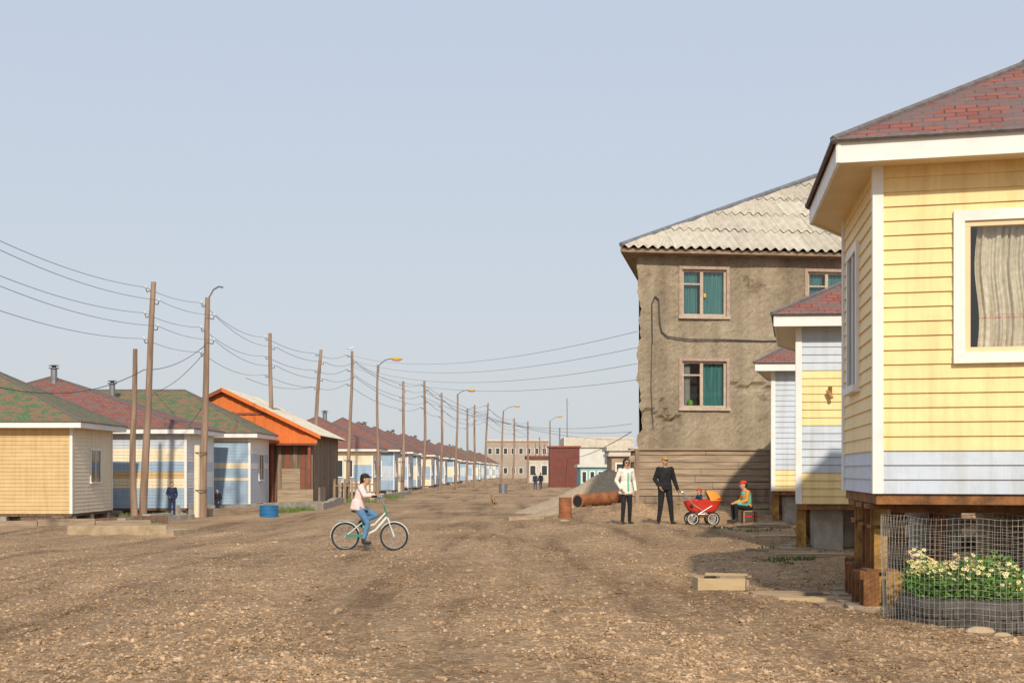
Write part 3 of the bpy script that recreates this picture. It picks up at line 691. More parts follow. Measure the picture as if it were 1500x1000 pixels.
# ---------------- background structures
def simple_block(name,x0,x1,d,z0,z1,dep,mat,roofm,nw=0,nz=1,rz=0.25):
    E=empty(name); b=MB(); b.obox((x0,d),(1,0),(0,-1),0,x1-x0,-dep,0,z0,z1,mat); b.build("walls",E)
    r=MB(); r.obox((x0,d),(1,0),(0,-1),-.3,x1-x0+.3,-dep-.3,.3,z1+.003,z1+rz,roofm); r.build("roof",E)
    w=MB()
    for j in range(nz):
        for i in range(nw):
            s=(x1-x0)*(i+.5)/nw; zz=z0+(z1-z0)*(j+.35)/nz; ww=min(1.4,(x1-x0)/nw*.45); hh=min(1.5,(z1-z0)/nz*.45)
            w.obox((x0,d),(1,0),(0,-1),s-ww/2-.12,s+ww/2+.12,-.1,.04,zz-.12,zz+hh+.12,m_white); w.obox((x0,d),(1,0),(0,-1),s-ww/2,s+ww/2,-.1,.06,zz,zz+hh,m_dgl)
    if w.v: w.build("windows",E)
simple_block("brick_building",px(712,380),px(803,380),380,-1,pz(646,380),14,m_brick,m_tin,8,2,.5)
simple_block("white_warehouse",px(829,210),px(925,210),210,-.6,pz(655,210),16,m_farw,m_tin,0,1,1.5)
simple_block("teal_building",px(850,150),px(897,150),150,-.6,pz(684,150),8,m_fart,m_farw,4,1,.3)
simple_block("cream_building",px(892,170),px(945,170),170,-.6,pz(660,170),8,m_farw,m_tin,5,1,.4)
simple_block("grey_shed",px(772,230),px(806,230),230,-.6,pz(672,230),8,m_tin,m_tank,2,1,.5)
simple_block("brown_shed",px(896,120),px(950,120),120,-.6,pz(668,120),6,m_woodh,m_tin,2,1,.2)
# dark red corrugated shed
tk=MB(); dT=165; x0,x1=px(805,dT),px(849,dT); z1_=pz(655,dT); n_=26
for i in range(n_):
    a=x0+(x1-x0)*i/n_; b=x0+(x1-x0)*(i+1)/n_; o=.08*(i%2)
    tk.face([(a,dT-o,-.7),(b,dT-o,-.7),(b,dT-o,z1_),(a,dT-o,z1_)],m_tank)
    tk.face([(b,dT-.08,-.7),(b,dT,-.7),(b,dT,z1_),(b,dT-.08,z1_)],m_tank)
tk.obox((x0,dT),(1,0),(0,-1),0,x1-x0,-5,-.01,-.7,z1_-.02,m_tank); tk.obox((x0,dT),(1,0),(0,-1),-.15,x1-x0+.15,-5.1,.2,z1_,z1_+.18,m_red)
tk.build("dark_red_shed")

# ---------------- piles, pipes, debris
def pile(name,cx,cy,rx,ry,h,mat,n=48,seed=1):
    r=random.Random(seed); K=16; P=[]; ph=[r.uniform(0,6) for _ in range(6)]
    for i in range(K+1):
        q=i/K
        for j in range(n):
            a=6.283*j/n; w=1+.13*math.sin(2*a+ph[0])+.09*math.sin(3*a+ph[1])+.05*math.sin(5*a+ph[2])
            x=cx+rx*q*w*math.cos(a); y=cy+ry*q*w*math.sin(a)
            z=h*(1-q)**1.15*(1+.15*math.sin(a*2+ph[3])*q) if q<1 else -.1
            z+= r.uniform(-.03,.03)*(q<1)
            P.append((x,y,gz(x,y)+z))
    m=MB(); m.raw(P,[((i+1)*n+j,(i+1)*n+(j+1)%n,i*n+(j+1)%n,i*n+j) for i in range(K) for j in range(n)],mat); m.build(name,smooth=True)
pile("gravel_pile",4.1,60,3.6,3.2,1.75,m_gp,seed=3)
pile("gravel_pile",2.6,52,1.9,1.6,.55,m_gp,seed=8)
pp=MB(); dP=48.
a=V((px(846,dP),dP-.3,.40)); b=V((px(915,dP),dP+1.3,.50))
pp.cyl(a,b,.22,m_rusto,n=22)
dv=(b-a).normalized()
for t in (.02,.2,.4,.6,.8): pp.torus(a.lerp(b,t),dv,.222,.012,m_rusto,22,6)
pp.cyl(a-dv*.01,a+dv*.02,.24,m_rusto,n=22); pp.cyl(a-dv*.02,a,.19,m_dark,n=18)
for t in (.2,.8):
    q=a.lerp(b,t); pp.box((q.x,q.y,q.z/2-.2),(.3,.5,q.z+.1),m_woodd)
pp.build("rusty_pipe")
def barrel(name,x,y,r,h,mat,mat2=None,open_=True,tilt=0):
    z=gz(x,y)-.02; m=MB(); prof=[(0,0.01),(r,.0),(r*1.03,.015),(r,.03)]
    for t in (.33,.66): prof+=[(r,h*t-.02),(r*1.035,h*t),(r,h*t+.02)]
    prof+=[(r,h-.03),(r*1.03,h-.01),(r*.96,h),(r*.95,h-.06),(0,h-.07)]
    m.lathe(prof,(x,y,z),mat,26); return m.build(name,smooth=False)
barrel("rusty_barrel",px(828,42.0),42.0,.19,.62,m_rusto)
barrel("blue_barrel",px(394,58),58,.38,.5,m_bluet)
barrel("rusty_barrel",px(737,120),120,.35,.8,m_metal)
def beams(name,L):
    m=MB()
    for (x0,y0,x1,y1,w,h,mat,zo) in L:
        a=V((x0,y0)); b=V((x1,y1)); k=max(1,int((b-a).length/1.6)); 
        for i in range(k):
            p=a.lerp(b,i/k); q=a.lerp(b,(i+.985)/k); mid=(p+q)/2; u=(q-p).normalized(); z=gz(mid.x,mid.y)+random.uniform(-.03,.03)+zo
            m.obox(p,u,V((u.y,-u.x)),0,(q-p).length,-w/2,w/2,z-.15,z+h+random.uniform(-.03,.03),mat)
    return m.build(name)
beams("concrete_curb",[(-13.1,42,-10.3,42.6,.7,.24,m_concl,0),(-10.3,41.6,-9.9,43,.9,.18,m_concl,0)])
beams("concrete_curb",[(-14.2,60,-9.2,68,.35,.38,m_conc,0),(-9.2,68,-9.9,83,.35,.35,m_conc,0),(-12.6,58.6,-10.6,63,.25,.30,m_woodh,0)])
beams("wooden_beams",[(-17.5,46.5,-12.6,49.5,.25,.2,m_woodh,0),(-17,49.2,-12.2,50.5,.2,.22,m_woodd,0),(-13.6,49.5,-12.4,55,.3,.25,m_conc,0)])
beams("concrete_rubble",[(px(742,42),42.0,px(775,42),42.2,.5,.10,m_concl,0),(px(776,42.6),42.6,px(800,42.6),42.4,.4,.06,m_concl,0)])
beams("concrete_curb",[(px(545,92),92,px(600,115),115,.3,.3,m_conc,0)])
for (x,y,h) in ((-9.4,80,1.5),(-9.6,88,1.2),(-9.2,95,1.4)):
    m=MB(); 
    for i in range(7): m.box((x-i*.3,y,gz(x,y)+h/2),(.13,.03,h*(.9+.1*math.sin(i*3))),m_woodh if i%2 else m_wood)
    m.box((x-.9,y+.04,gz(x,y)+h*.7),(2.2,.04,.08),m_wood); m.build("wooden_fence")
cr=MB(); cx,cy=px(1060,16.8),16.8; cz=gz(cx,cy)
cr.box((cx-.05,cy-.16,cz+.07),(.56,.035,.14),m_woodl,.05); cr.box((cx-.02,cy+.2,cz+.07),(.56,.035,.14),m_woodh,.03)
cr.box((cx-.32,cy+.02,cz+.07),(.035,.36,.15),m_woodl,.05); cr.box((cx+.05,cy+.08,cz+.17),(.5,.10,.025),m_woodl,-.30); cr.box((cx+.12,cy-.02,cz+.15),(.42,.09,.025),m_woodh,.35)
cr.box((cx+.25,cy+.02,cz+.06),(.035,.34,.12),m_woodh,.05); cr.build("wooden_crate")
pk=MB()
for (x,y,l,w,r_) in ((3.05,15.9,.8,.25,.1),(3.3,15.2,.9,.2,-.12),(3.5,14.3,.9,.24,.06),(4.9,23.4,1.2,.25,.1),(4.6,24.6,1.1,.2,-.2),(5.5,34,1.6,.3,.05),(6.2,35,1.3,.25,-.1),(5.9,30.5,1.6,.3,.2)):
    pk.box((x,y,gz(x,y)+.03),(l,w,.06),random.choice([m_woodh,m_wood,m_woodl]),r_)
pk.build("wooden_planks")
rk=MB()
for (x,y,s) in ((3.95,12.0,.13),(4.12,11.95,.08),(-13,43,.2),(-5,30,.08),(1.5,40.5,.15),(2,24,.06),(-3,17,.05),(-.6,20,.06),(1.2,13,.04),(-4.5,24,.07)):
    rk.ell((x,y,gz(x,y)+s*.1),(s,s*.7,s*.35),m_concl,9,6)
rk.build("rocks")

# ---------------- tyre planter
tp=empty("tyre_planter"); tx,ty=4.20,12.85; tz=gz(tx,ty)-.02
t_=MB(); R=.66; prof=[(R-.10,.02),(R-.02,.0),(R+.03,.06),(R+.035,.24),(R,.30),(R-.1,.32),(R-.18,.28),(R-.2,.2)]
t_.lathe(prof,(tx,ty,tz),m_tyre,56)
for i in range(46):
    a=6.283*i/46; 
    for zz,o in ((.09,0),(.20,.07)):
        t_.box((tx+(R+.035)*math.cos(a+o),ty+(R+.035)*math.sin(a+o),tz+zz),(.03,.055,.08),m_tyre,a+o)
t_.lathe([(0,.25),(R-.15,.24)],(tx,ty,tz),m_gp,40); t_.build("tyre",tp)
rnd=random.Random(9); lv=MB()
def leaf(mb,p,l,w,mat,rnd,up=.7):
    d=V((rnd.gauss(0,1),rnd.gauss(0,1),abs(rnd.gauss(0,1))*up+.3)).normalized(); s=d.cross(V((rnd.gauss(0,1),rnd.gauss(0,1),rnd.gauss(0,.4)))).normalized()
    p=V(p); mb.face([p,p+d*l*.5+s*w,p+d*l,p+d*l*.5-s*w],mat)
for i in range(7000):
    a=rnd.uniform(0,6.283); r=(R-.02)*math.sqrt(rnd.random()); hh=.20+.13*math.sin(a*3+1)*.5+.1*math.sin(r*9+a)
    z=rnd.uniform(0,1)**.7*(hh+.06)*(1-.35*(r/R)**3)
    leaf(lv,(tx+r*math.cos(a),ty+r*math.sin(a),tz+.28+z),rnd.uniform(.03,.065),rnd.uniform(.008,.016),m_leaf,rnd)
lv.build("foliage",tp)
fl=MB()
for i in range(620):
    a=rnd.uniform(0,6.283); r=(R-.03)*math.sqrt(rnd.random()); 
    if math.cos(a-3.9)+rnd.gauss(0,.6)<-.1: continue
    z=tz+.28+.24+.10*math.sin(a*3+1)*.5+.1*math.sin(r*9+a)+rnd.uniform(-.05,.07); c=V((tx+r*math.cos(a),ty+r*math.sin(a),z)); q0=rnd.uniform(0,6); tl_=V((rnd.gauss(0,.5),rnd.gauss(-.4,.5),1)).normalized(); xa=tl_.orthogonal().normalized(); ya=tl_.cross(xa)
    for k in range(6):
        q=k*1.047+q0; pp_=lambda rr,an:c+(xa*math.cos(an)+ya*math.sin(an))*rr
        fl.face([c,pp_(.016,q-.4),pp_(.024,q),pp_(.016,q+.4)],m_flow)
    fl.ell(c+tl_*.004,(.007,.007,.007),m_lampm,6,4)
fl.build("flowers",tp)
wf=MB(); Rf=.80; ztop=1.02
nv=100
def wob(a,z): return Rf+.02*math.sin(a*5)+.03*math.sin(a*2+z*3)*z
for i in range(nv):
    a=6.283*i/nv; pts=[(tx+wob(a,z)*math.cos(a),ty+wob(a,z)*math.sin(a),tz+z) for z in (0,.25,.5,.75,ztop)]
    wf.tube([V(p) for p in pts],.0013,m_gwire,4)
for k in range(21):
    z=ztop*k/20; pts=[V((tx+wob(6.283*i/60,z)*math.cos(6.283*i/60),ty+wob(6.283*i/60,z)*math.sin(6.283*i/60),tz+z+.012*math.sin(i*.8))) for i in range(61)]
    wf.tube(pts,.0013,m_gwire,4)
wf.build("wire_mesh_fence")
wd=MB(); rnd=random.Random(4)
def clump(x,y,r,n,h):
    for i in range(n):
        a=rnd.uniform(0,6.28); q=r*math.sqrt(rnd.random()); X_=x+q*math.cos(a); Y_=y+q*.5*math.sin(a); z=gz(X_,Y_)
        l=rnd.uniform(.4,1)*h; dx=rnd.gauss(0,.35)*l; dy=rnd.gauss(0,.2)*l; w=.012+y*.0003
        wd.face([(X_-w,Y_,z),(X_+w,Y_,z),(X_+dx,Y_+dy,z+l)],m_weed)
for (x,y,r,n,h) in ((4.4,22.5,.4,70,.08),(4.0,21.6,.3,40,.06),(4.9,25,.6,100,.12),(5.5,34,.8,90,.10),(-13,50.5,.7,120,.2),(-11.2,64,1.6,420,.35),(-10.4,66.5,1.2,260,.3),(-15,58,1.2,150,.25),(-9.8,84,2,300,.3),(5.2,14.5,.6,150,.12),(6,13.9,.6,150,.12),(-16,50,1.5,200,.25),(-9.5,98,2,300,.35)):
    clump(x,y,r,n,h)
wd.build("weeds")

# ---------------- figures
ICO={}
for s_ in (1,2):
    bm=bmesh.new(); bmesh.ops.create_icosphere(bm,subdivisions=s_,radius=1); ICO[s_]=[v.co.copy() for v in bm.verts]; bm.free()
def r3(r): return V(r) if isinstance(r,(tuple,list)) else V((r,r,r))
def figure(name,prims,mats,loc,yaw,scale=1,voxel=.009,feats=None,rotx=0):
    bmA=bmesh.new()
    for (a,b,ra,rb,lab) in prims:
        a=V(a);b=V(b);ra=r3(ra);rb=r3(rb); ic=ICO[1 if max(ra)<.015 else 2]
        b2_=bmesh.new()
        for c,r in ((a,ra),(b,rb)):
            for q in ic: b2_.verts.new((c.x+q.x*r.x,c.y+q.y*r.y,c.z+q.z*r.z))
        res=bmesh.ops.convex_hull(b2_,input=list(b2_.verts))
        dl=[v for v in b2_.verts if not v.link_faces]; bmesh.ops.delete(b2_,geom=dl,context='VERTS')
        me=bpy.data.meshes.new("t"); b2_.to_mesh(me); b2_.free(); bmA.from_mesh(me); bpy.data.meshes.remove(me)
    bmesh.ops.recalc_face_normals(bmA,faces=bmA.faces)
    me=bpy.data.meshes.new("t"); bmA.to_mesh(me); bmA.free()
    ob=bpy.data.objects.new("tmp",me); sc.collection.objects.link(ob)
    md=ob.modifiers.new("r",'REMESH'); md.mode='VOXEL'; md.voxel_size=voxel; md.use_smooth_shade=True
    s2=ob.modifiers.new("s",'SMOOTH'); s2.iterations=2; s2.factor=.5
    dg=bpy.context.evaluated_depsgraph_get(); m2=bpy.data.meshes.new_from_object(ob.evaluated_get(dg)); bpy.data.objects.remove(ob)
    m2.name=name; o=bpy.data.objects.new(name,m2); sc.collection.objects.link(o)
    n=len(m2.polygons); C=np.empty(n*3,np.float32); m2.polygons.foreach_get("center",C); C=C.reshape(-1,3)
    labs=list(mats.keys()); best=np.full(n,1e9); lab_i=np.zeros(n,int)
    for (a,b,ra,rb,lab) in prims:
        a=np.array(a);b=np.array(b);ra=np.array(r3(ra));rb=np.array(r3(rb))
        for t in np.linspace(0,1,7):
            c=a+(b-a)*t; r=ra+(rb-ra)*t; dd=(np.linalg.norm((C-c)/r,axis=1)-1)*r.min()
            k=dd<best; best[k]=dd[k]; lab_i[k]=labs.index(lab)
    m2.materials.clear()
    for l in labs: m2.materials.append(mats[l])
    m2.polygons.foreach_set("material_index",lab_i.astype(np.int32)); m2.polygons.foreach_set("use_smooth",[True]*n)
    o.location=loc; o.rotation_euler=(0,0,yaw); o.scale=(scale,)*3
    if feats:
        f=MB()
        for (c,r,mat) in feats: f.ell(c,r,mat,8,6)
        fo=f.build("face_features",o,True)
    return o
def hand(pr,w,d,s,n,lab='skin',k=1.0):
    w=V(w);d=V(d).normalized();s=V(s).normalized();n=V(n).normalized()
    for i in range(4):
        o=s*((i-1.5)*.019*k); L=(.068,.078,.074,.058)[i]*k
        pr.append((w+o*.7+d*.01,w+o+d*.08*k,.014*k,.012*k,lab))
        b_=w+o+d*.08*k; m_=b_+d*L*.55+n*L*.18; t_=m_+d*L*.25+n*L*.42
        pr.append((b_,m_,.0095*k,.009*k,lab)); pr.append((m_,t_,.009*k,.0085*k,lab))
    b_=w+d*.025*k+s*.025*k; m_=b_+d*.03*k+s*.028*k+n*.01; pr.append((b_,m_,.013*k,.011*k,lab)); pr.append((m_,m_+d*.028*k+n*.015,.011*k,.009*k,lab))
def human(J,top='top',leg='leg',bulk=1.0,shoe='shoe',hair='short',sleeve=True,kh=1.0,headyaw=0,legw=1.0,female=False):
    P=[]; g_=lambda k:V(J[k])
    pel,wai,che,nec,hd=[g_(k) for k in('pel','wai','che','nec','hd')]
    sw=.9 if female else 1
    P.append((pel,wai,(.155*bulk,.115*bulk,.10),(.135*bulk*sw,.10*bulk,.09),top))
    P.append((wai,che,(.135*bulk*sw,.10*bulk,.09),(.155*bulk*sw,.115*bulk,.11),top))
    P.append((pel,pel+V((0,0,-.03)),(.15*bulk,.115*bulk,.09),(.15*bulk,.115*bulk,.08),leg))
    for s in 'LR':
        sh,el,wr,hp,kn,an,to=[g_(k+s) for k in('sh','el','wr','hp','kn','an','to')]
        P.append((che+V((0,0,.04)),sh,(.09*bulk,.085*bulk,.08),.062*bulk,top))
        P.append((sh,el,.060*bulk,.047*bulk,top)); P.append((el,wr,.047*bulk,.036*bulk,top))
        P.append((hp,kn,(.088*legw,.092*legw,.09),.062*legw,leg)); P.append((kn,an,.062*legw,.047*legw,leg))
        P.append((an,an+V((0,0,-.03)),.043,.04,shoe)); P.append((an+V((0,0,-.045)),to,.036,.032,shoe)); 
        d=(wr-el).normalized(); inn=V((1 if s=='L' else -1,0,0)); fw=V((0,1,0))
        sv=fw-d*fw.dot(d); 
        if sv.length<.2: sv=V((-inn.x,0,0))-d*(-inn.x*d.x)
        nv_=inn-d*inn.dot(d)
        if nv_.length<.2: nv_=V((0,0,-1))-d*(-d.z)
        hand(P,wr+d*.02,d,sv,nv_,k=kh)
        P.append((wr,wr+d*.02,.027,.025,'skin'))
    P.append((nec+V((0,0,-.06)),hd+V((0,0,-.05)),.056,.052,'skin'))
    P.append((nec+V((0,-.01,-.06)),nec+V((0,-.01,-.02)),.068*bulk,.062,top))
    P.append((hd+V((0,-.005,.02)),hd+V((0,.01,-.03)),(.074,.09,.092),(.064,.075,.07),'skin'))
    P.append((hd+V((0,.03,-.07)),hd+V((0,.045,-.075)),(.042,.04,.035),(.03,.03,.025),'skin'))
    P.append((hd+V((0,.088,.0)),hd+V((0,.102,-.022)),.009,.014,'skin'))
    for s in (-1,1): P.append((hd+V((s*.074,-.005,.01)),hd+V((s*.076,-.005,-.02)),(.01,.018,.022),(.009,.012,.014),'skin'))
    if hair=='short': P.append((hd+V((0,-.02,.045)),hd+V((0,-.035,.0)),(.082,.088,.082),(.078,.07,.08),'hair'))
    if hair=='bob':
        P.append((hd+V((0,-.015,.045)),hd+V((0,-.04,-.03)),(.086,.09,.084),(.088,.07,.09),'hair')); 
        for s in(-1,1): P.append((hd+V((s*.07,.0,.03)),hd+V((s*.068,.0,-.05)),(.022,.045,.04),(.02,.035,.03),'hair'))
    if hair=='cap':
        P.append((hd+V((0,-.02,.03)),hd+V((0,-.035,.0)),(.08,.085,.07),(.076,.07,.075),'hair'))
        P.append((hd+V((0,-.004,.06)),hd+V((0,-.008,.08)),(.088,.098,.045),(.078,.085,.045),'cap')); P.append((hd+V((0,.07,.052)),hd+V((0,.125,.045)),(.065,.03,.01),(.05,.02,.009),'cap'))
    return P
def feats(hd,glasses=False):
    hd=V(hd); L=[]
    for s in(-1,1):
        if glasses: L.append((hd+V((s*.034,.086,.008)),(.028,.012,.02),m_eye))
        else:
            L.append((hd+V((s*.032,.080,.010)),(.014,.010,.008),m_insul)); L.append((hd+V((s*.032,.088,.010)),(.007,.005,.007),m_eye)); L.append((hd+V((s*.033,.084,.032)),(.02,.008,.004),m_hair))
    if glasses: L.append((hd+V((0,.094,.012)),(.03,.006,.004),m_eye))
    L.append((hd+V((0,.082,-.055)),(.024,.010,.008),m_lip)); return L
def stand(**k):
    J=dict(pel=(0,0,.94),wai=(0,0,1.07),che=(0,.0,1.27),nec=(0,-.005,1.45),hd=(0,.02,1.585),
      shL=(-.165,0,1.385),shR=(.165,0,1.385),elL=(-.23,-.03,1.11),elR=(.23,-.03,1.11),wrL=(-.235,.05,.88),wrR=(.235,.05,.88),
      hpL=(-.085,0,.90),hpR=(.085,0,.90),knL=(-.10,.02,.49),knR=(.10,.02,.49),anL=(-.11,-.02,.09),anR=(.11,-.02,.09),toL=(-.135,.13,.03),toR=(.135,.13,.03))
    J.update(k); return J
base=dict(skin=m_skin,hair=m_hair,shoe=m_shoe)
pi=math.pi
dW=38.; xw=px(917,dW); J=stand(elR=(.26,-.04,1.12),wrR=(.20,.10,.93),knR=(.10,.06,.50),anR=(.12,.05,.09),toR=(.15,.2,.03),elL=(-.25,-.05,1.12),wrL=(-.25,.04,.88))
P=human(J,female=True,hair='bob',bulk=1.12); 
P.append(((0,0,1.05),(0,-.01,.80),(.17,.125,.1),(.215,.15,.06),'top'))
P.append(((0,.122,1.30),(0,.145,.90),(.02,.015,.05),(.022,.02,.05),'shirt'))
figure("woman",P,dict(base,top=m_wht,leg=m_blk,shirt=m_tealc),(xw,dW,gz(xw,dW)),pi+.35,1.03,feats=feats(J['hd'],True))
dS=38.2; sx0=px(1028,dS); sz=gz(sx0,dS)
def stroller():
    E=empty("baby_stroller"); f=MB(); c=V((sx0,dS,sz)); wr=.16
    for dx in (-.27,.27):
        for dy in (-.24,.24):
            w=c+V((dx,dy,wr+.01)); f.torus(w,(0,1,0),wr,.022,m_rub,24,8); f.torus(w,(0,1,0),wr-.028,.010,m_bikew,24,6); f.cyl(w+V((0,-.03,0)),w+V((0,.03,0)),.03,m_steel)
            for k in range(8): a=k*pi/4; f.cyl(w,w+V((math.cos(a)*(wr-.03),0,math.sin(a)*(wr-.03))),.004,m_steel,n=4)
        f.cyl(c+V((dx,-.24,wr)),c+V((dx,.24,wr)),.012,m_steel)
    for dy in (-.2,.2):
        f.tube([c+V((-.27,dy,wr)),c+V((.0,dy,.36)),c+V((.27,dy,wr))],.013,m_steel)
        f.tube([c+V((.20,dy,.25)),c+V((-.25,dy,.55)),c+V((-.52,dy,.88)),c+V((-.60,dy*.98,.90))],.013,m_steel)
        f.tube([c+V((-.2,dy,.25)),c+V((.25,dy,.52))],.013,m_steel)
        f.tube([c+V((-.3,dy,wr+.1)),c+V((-.1,dy,wr+.14)),c+V((.1,dy,wr+.14)),c+V((.3,dy,wr+.1))],.01,m_steel)
    f.cyl(c+V((-.60,-.21,.90)),c+V((-.60,.21,.90)),.018,m_rub)
    f.build("frame",E)
    b=MB(); nn=22; K=7; P=[]
    for i in range(K+1):
        t=i/K; z=.34+.34*t; rx=.32+.20*t**.6; ry=.17+.06*t
        for j in range(nn):
            a=2*pi*j/nn; co,si=math.cos(a),math.sin(a); e=.7
            P.append(c+V((rx*math.copysign(abs(co)**e,co)+.02,ry*math.copysign(abs(si)**e,si),z+ (.05*co*t))))
    b.raw(P,[(i*nn+j,i*nn+(j+1)%nn,(i+1)*nn+(j+1)%nn,(i+1)*nn+j) for i in range(K) for j in range(nn)]+[tuple(range(nn-1,-1,-1))],m_redc)
    b.ell(c+V((-.08,0,.62)),(.38,.20,.08),m_redc,16,8)
    b.build("bassinet",E,True)
    h=MB()
    K=9; P=[]
    for i in range(K+1):
        th=math.radians(5+108*i/K); r=.31+.012*(-1)**i
        for j in range(13):
            a=pi*j/12; P.append(c+V((.22+r*math.cos(th)*math.sin(a),-.235*math.cos(a),.64+r*math.sin(th)*math.sin(a)*.95)))
    h.raw(P,[(i*13+j,i*13+j+1,(i+1)*13+j+1,(i+1)*13+j) for i in range(K) for j in range(12)],m_orc); h.build("hood",E,True)
    bg=MB(); bg.ell(c+V((.02,0,.27)),(.25,.16,.07),m_orc,14,8); bg.build("basket",E,True)
stroller()
Jt=dict(pel=(0,0,.0),wai=(0,0,.1),che=(0,0,.22),nec=(0,0,.33),hd=(0,.02,.45),shL=(-.11,0,.29),shR=(.11,0,.29),elL=(-.16,.06,.16),elR=(.16,.06,.16),wrL=(-.13,.2,.12),wrR=(.13,.2,.12),
  hpL=(-.07,.02,-.02),hpR=(.07,.02,-.02),knL=(-.08,.26,.03),knR=(.08,.26,.03),anL=(-.08,.4,-.08),anR=(.08,.4,-.08),toL=(-.08,.46,-.06),toR=(.08,.46,-.06))
P=human(Jt,bulk=.8,hair='cap',legw=.75,kh=.7)
figure("toddler",P,dict(base,top=m_navy,leg=m_redc,cap=m_redc),(sx0-.06,dS-.0,sz+.58),pi/2+.5,.72,.010,feats=feats(Jt['hd']))
dM=38.1; xm_=px(974,dM); yawM=pi+.25; zM=gz(xm_,dM)
def toloc(p,loc,yaw,s=1): return (Matrix.Rotation(-yaw,3,'Z')@(V(p)-V(loc)))/s
hw=toloc((sx0-.66,dS-.12,sz+.95),(xm_,dM,zM),yawM,1.06)
J=stand(wrL=tuple(hw),elL=tuple(V(hw)*.42+V((-.165,0,1.385))*.58+V((-.05,-.06,-.10))),elR=(.25,-.06,1.14),wrR=(.19,.08,.96),hpL=(-.09,0,.9),knL=(-.14,.03,.49),anL=(-.19,0,.09),toL=(-.23,.14,.03),knR=(.12,.02,.49),anR=(.16,-.02,.09),toR=(.21,.11,.03))
P=human(J,hair='cap',bulk=1.22,legw=1.1); P.append(((0,0,1.0),(0,0,.88),(.18,.14,.08),(.19,.14,.05),'top')); 
figure("man",P,dict(base,top=m_blk,leg=m_blk,cap=m_cap),(xm_,dM,zM),yawM,1.06,feats=feats(J['hd']))
dC=38.4; xc=px(1096,dC); zC=gz(xc,dC); Jc=dict(pel=(0,0,.40),wai=(0,.03,.50),che=(0,.07,.66),nec=(0,.09,.80),hd=(0,.13,.925),shL=(-.13,.07,.75),shR=(.13,.07,.75),elL=(-.18,.12,.54),elR=(.18,.12,.54),wrL=(-.10,.32,.48),wrR=(.10,.32,.48),
  hpL=(-.08,.03,.37),hpR=(.08,.03,.37),knL=(-.10,.37,.42),knR=(.10,.37,.42),anL=(-.10,.36,.09),anR=(.10,.36,.09),toL=(-.10,.50,.03),toR=(.10,.50,.03))
P=human(Jc,bulk=.98,hair='cap',legw=.9,kh=.85); P.append(((0,.06,.72),(0,.03,.5),(.155,.13,.06),(.16,.13,.06),'vest'))
P.append(((-.1,.1,.46),(-.1,.3,.47),.07,.06,'vest'))
figure("seated_child",P,dict(base,top=m_orc,leg=m_blk,cap=m_redc,vest=m_tealc),(xc,dC,zC),pi/2+.25,1.08,feats=feats(Jc['hd']))
sb=MB(); sb.box((xc+.03,dC,zC+.16),(.34,.4,.03),m_redc); sb.box((xc+.03,dC,zC+.30),(.36,.42,.03),m_woodh)
for dx in(-.14,.2):
    for dy in(-.17,.17): sb.box((xc+dx,dC+dy,zC+.14),(.04,.04,.3),m_wood)
sb.build("wooden_stool")
dB=25.4; bx=px(541.5,dB); bz=gz(bx,dB)+.005
